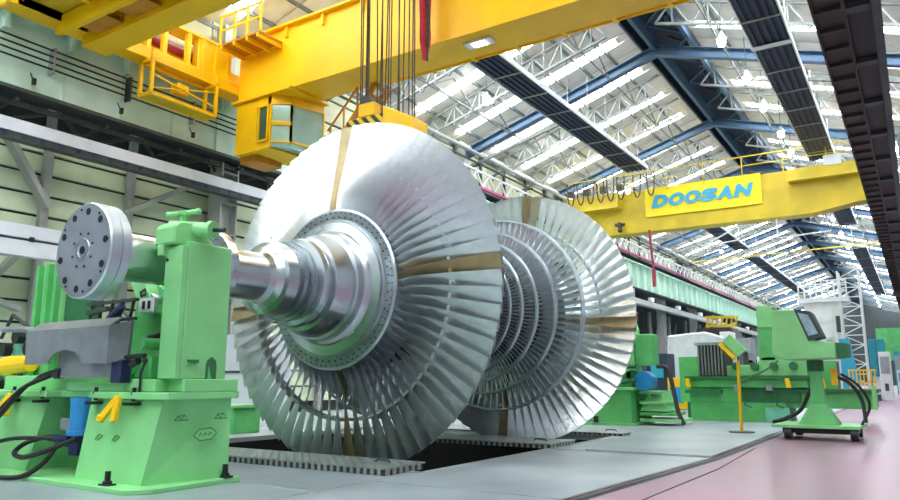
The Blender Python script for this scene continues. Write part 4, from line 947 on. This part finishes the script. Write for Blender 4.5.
for i, (x, y, w, h_) in enumerate(pale):
    c = thing('machine_tool', 'pale machine tool %s, behind the green saddle' % ('nearest of the row', 'tall with open frame', 'small and low', 'wide and grey-white', 'farthest and tallest')[i], 'machine', (x, y, 0))
    B(x-w/2, x+w/2, y, y+1.5, 0, h_*.45).build('bed', 'wht', c, .02); B(x-w/2, x-w/2+w*.35, y+.1, y+1.3, h_*.45, h_).build('column', 'wht', c, .02)
    B(x-w*.15, x+w*.5, y+.2, y+1.1, h_*.7, h_*.9).build('head', 'guard', c, .02); MB().tube([(x+w*.25, y+.5, h_*.45), (x+w*.25, y+.5, h_*.7)], .12, 10).build('spindle', 'greyd', c)
    for k in range(4): MB().tube([(x-w/2+w*k/3.5, y-.05, h_*.2), (x-w/2+w*k/3.5, y, h_*.2)], .1, 8).build('dial', 'greyd', c)
# left-edge background machines
for i, (x, y, w, h_, m, lab) in enumerate([(-14.2, 7.0, 1.5, 2.3, 'green2', 'green machine at the left edge with dark hand wheels'), (-12.9, 8.3, .9, 2.5, 'tealg', 'pale teal machine right behind the near left column'), (-12.2, 6.0, 1.8, 1.4, 'greend', 'low dark green machine at the left edge near the floor')]):
    c = thing('workshop_machine', lab, 'machine', (x, y, 0))
    B(x-w/2, x+w/2, y, y+1.2, 0, h_*.6).build('body', m, c, .03); B(x-w*.3, x+w*.4, y+.1, y+.9, h_*.6, h_*.85).build('head', 'tealg' if i < 2 else 'green2', c, .03)
    for k in range(3): MB().tube([(x-w*.3+k*w*.3, y-.1, h_*(.7+.1*(k % 2))), (x-w*.3+k*w*.3, y+.05, h_*(.7+.1*(k % 2)))], .13, 12).build('hand_wheel', 'black', c)
    MB().tube([(x-w*.4, y-.05, h_*.8), (x-w*.1, y-.1, h_*.98), (x+w*.3, y-.05, h_*.86)], .035, 6).build('pipe', 'greyd', c)
MB().tube([(-9.75, 4.7, 1.22), (-9.2, 4.7, 1.25)], [.13, .1], 12).tube([(-9.6, 4.7, .93), (-9.6, 4.7, 1.2)], .04, 8).build('tool_head', 'yellow', st)
hose(st, [(-10.4, 4.9, 1.72), (-9.8, 4.9, 1.70), (-9.2, 4.8, 1.62), (-8.75, 4.6, 1.45)], .04, 'guard', 'guide_tube')
B(-9.4, -8.9, 4.75, 4.95, 1.36, 1.55).build('guide_bracket', 'yellow', st, .01); B(-9.3, -9.0, 4.8, 4.9, .93, 1.36).build('guide_strut', 'green2', st)
bx = thing('floor_box', 'low green box on the floor behind the near disc, left of it', 'box', (-11.5, 9.6, 0))
B(-12.2, -11.3, 9.7, 10.4, 0, .5).build('body', 'green2', bx, .02); B(-12.25, -11.25, 9.65, 10.45, .5, .55).build('lid', 'green', bx)
wc_ = thing('pale_cabinet', 'pale blue-white cabinet seen between the green column and near disc', 'cabinet', (-13.2, 11.5, 0))
B(-14.6, -12.6, 11.5, 12.5, 0, 2.1).build('body', 'white', wc_, .02); B(-14.5, -12.7, 11.46, 11.5, 1.2, 1.25).build('handle_bar', 'greyd', wc_)
